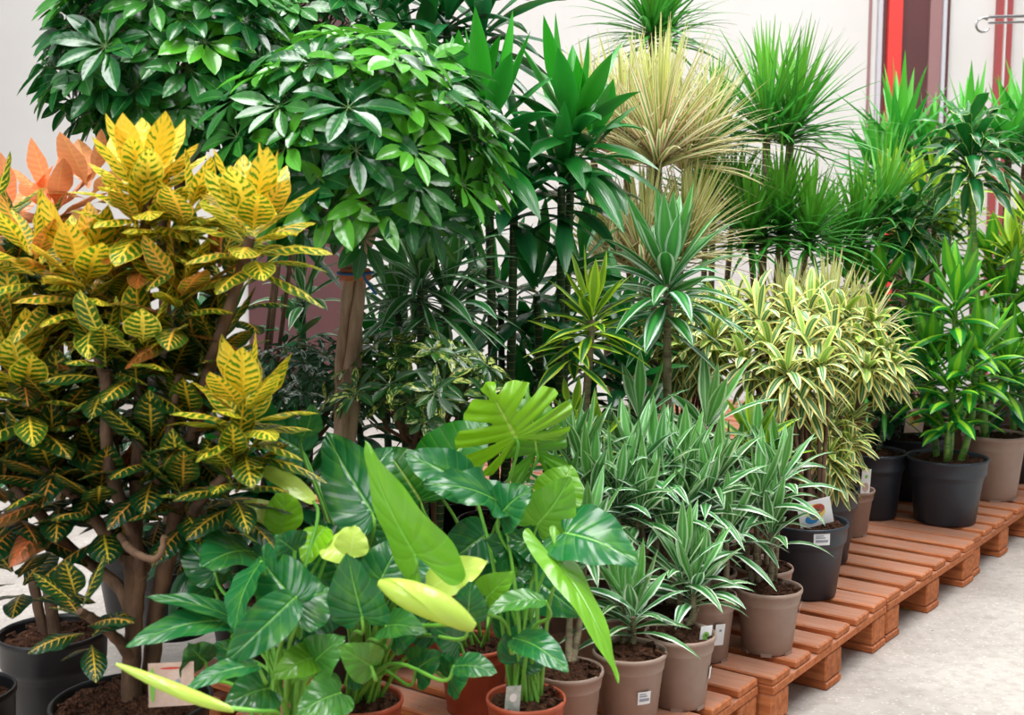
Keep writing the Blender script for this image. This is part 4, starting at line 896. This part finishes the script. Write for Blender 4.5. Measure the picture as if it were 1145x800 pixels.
PC_ = [
 ((626, 631, 2.36), (692, 764, 2.22), 60, (.9, -1, .2), .45, dict(kind='arrow', bend=.06, cup=-.1)),
 ((632, 596, 2.42), (716, 632, 2.34), 88, (.15, -.8, .75), .95, dict(kind='heart', bend=.10)),
 ((556, 560, 2.45), (470, 541, 2.34), 66, (0, -.75, .85), .95, dict(kind='heart', bend=.08, wave=.08)),
 ((560, 575, 2.44), (596, 545, 2.42), 60, (.1, -.8, .7), .93, dict(kind='heart')),
 ((528, 550, 2.5), (452, 508, 2.5), 56, (.2, -1, .6), .95, dict(kind='long', bend=.15)),
 ((600, 588, 2.46), (638, 532, 2.46), 74, (.4, -1, .3), .55, dict(kind='heart')),
 ((545, 668, 2.34), (575, 640, 2.3), 46, (0, -1, .5), .5, dict(kind='heart')),
 ((610, 672, 2.3), (544, 686, 2.26), 34, (0, -.5, 1), .7, dict(kind='ovate')),
 ((575, 714, 2.3), (636, 752, 2.2), 44, (.2, -.8, .8), .9, dict(kind='long')),
 ((560, 640, 2.5), (520, 600, 2.55), 70, (0, -1, .4), 1, dict(kind='heart')),
 ((600, 650, 2.55), (650, 690, 2.5), 70, (0, -1, .4), .95, dict(kind='heart')),
 ((540, 600, 2.5), (490, 640, 2.5), 60, (0, -1, .4), .97, dict(kind='heart')),
 ((580, 740, 2.4), (600, 690, 2.45), 60, (0, -1, .4), 1, dict(kind='heart')),
]
tcx = phil('philodendron', 'philodendron with a hanging bright leaf, in the terracotta pot beside the taupe pots', 588, 2.43, ('terra', .080, .17), PC_)
care_tag(tcx, W(572, 800, 2.37), (1, .2, 0), (.08, 0, 1), .030, .06, [(0, .2, .5, .3, 'white')], base='clear')
PD = [
 ((577, 490, 2.62), (545, 432, 2.60), 138, (-.1, -1, .3), .15, dict(kind='shield', cuts=5.5, bend=.02, wave=.02, cup=-.15, asym=1.0)),
 ((600, 505, 2.72), (585, 425, 2.76), 70, (.2, -1, .2), .6, dict(kind='shield', cuts=4.5)),
 ((470, 560, 2.7), (430, 500, 2.75), 90, (0, -1, .5), .95, dict(kind='heart')),
 ((490, 530, 2.72), (545, 470, 2.8), 80, (0, -1, .4), 1, dict(kind='heart')),
 ((620, 560, 2.66), (640, 520, 2.7), 60, (0, -1, .4), .5, dict(kind='heart')),
] + [((490 + dx, 640 + dy, 2.62), (490 + dx + ex, 610 + dy, 2.6), 70, (0, -1, .4), 1, dict(kind='heart', mat='phil')) for dx, dy, ex in ((-80, -20, -30), (-20, 20, 50), (0, 60, -40), (60, 50, 40), (-60, 40, 20), (110, 0, 30))]
tm = phil('monstera', 'monstera with a split bright green leaf standing in front of the striped dracaena', 530, 2.78, ('terra', .085, .16), PD, mat='monst')
# extra upright stalks seen between the front pots
for t_, xs, Y in ((tb, (395, 405, 428, 440, 452), 2.42), (tcx, (558, 570, 580, 606, 598), 2.46), (ta, (300, 322, 335, 350), 2.2)):
    S = V(t_.location)
    for x in xs:
        b = V((S.x + U(-.03, .03), S.y + U(-.04, .02), .144 + .145)); p = W(x + U(-12, 12), U(600, 680), Y)
        mb = MB(); mb.tube(catmull([b, (b + p) / 2 + V((0, 0, .02)), p], 5), .004, 6); part(mb, 'petiole', M['petiole'], t_)
        m2 = MB(); blade(m2, p, p + V((U(-.07, .07), -.02, U(-.03, .07))), (0, -1, .5), .08, age=U(.8, 1)); part(m2, 'leaf', M['phil'], t_)

# ------------------------------------------------------------------ light, camera
def area(name, loc, rot, sx, sy, e, col=(1, 1, 1)):
    l = bpy.data.lights.new(name, 'AREA'); l.shape = 'RECTANGLE'; l.size = sx; l.size_y = sy; l.energy = e; l.color = col
    o = bpy.data.objects.new(name, l); COL.objects.link(o); o.location = loc; o.rotation_euler = rot; return o
area('ceiling_light', (-1.5, 2.0, 5.2), (0, 0, 0), 1.2, 5, 370, (1, .995, .985))
area('ceiling_light', (2.2, 3.5, 5.2), (0, 0, 0), 1.2, 6, 370, (1, .995, .985))
area('ceiling_light', (0, 7.0, 4.6), (0, 0, 0), 9, 1.2, 70, (1, .995, .985))
area('daylight_window', (-3.5, -2.0, 3.4), (radians(58), 0, radians(-50)), 4, 2.5, 210, (.96, .98, 1))
w = bpy.data.worlds.new('World'); bpy.context.scene.world = w; w.use_nodes = True
bg = w.node_tree.nodes['Background']; bg.inputs[1].default_value = .72
_n = w.node_tree.nodes; _tc = _n.new('ShaderNodeTexCoord'); _sx = _n.new('ShaderNodeSeparateXYZ'); _rp = _n.new('ShaderNodeValToRGB')
w.node_tree.links.new(_tc.outputs['Generated'], _sx.inputs[0]); w.node_tree.links.new(_sx.outputs[2], _rp.inputs[0]); w.node_tree.links.new(_rp.outputs[0], bg.inputs[0])
_rp.color_ramp.elements[0].position = .0; _rp.color_ramp.elements[0].color = (.11, .115, .12, 1)
_rp.color_ramp.elements[1].position = .75; _rp.color_ramp.elements[1].color = (.96, .98, 1, 1)
cd = bpy.data.cameras.new('Camera'); cam = bpy.data.objects.new('Camera', cd); COL.objects.link(cam)
cam.location = CAM; cam.rotation_euler = (pi / 2 - TH, 0, 0); cd.sensor_width = 36; cd.lens = F / 1145 * 36
cd.dof.use_dof = True; cd.dof.focus_distance = 3.5; cd.dof.aperture_fstop = 5.0
sc = bpy.context.scene; sc.camera = cam
sc.view_settings.view_transform = 'Standard'; sc.view_settings.look = 'None'; sc.view_settings.gamma = 1
sc.view_settings.use_curve_mapping = False; sc.view_settings.exposure = 0.0
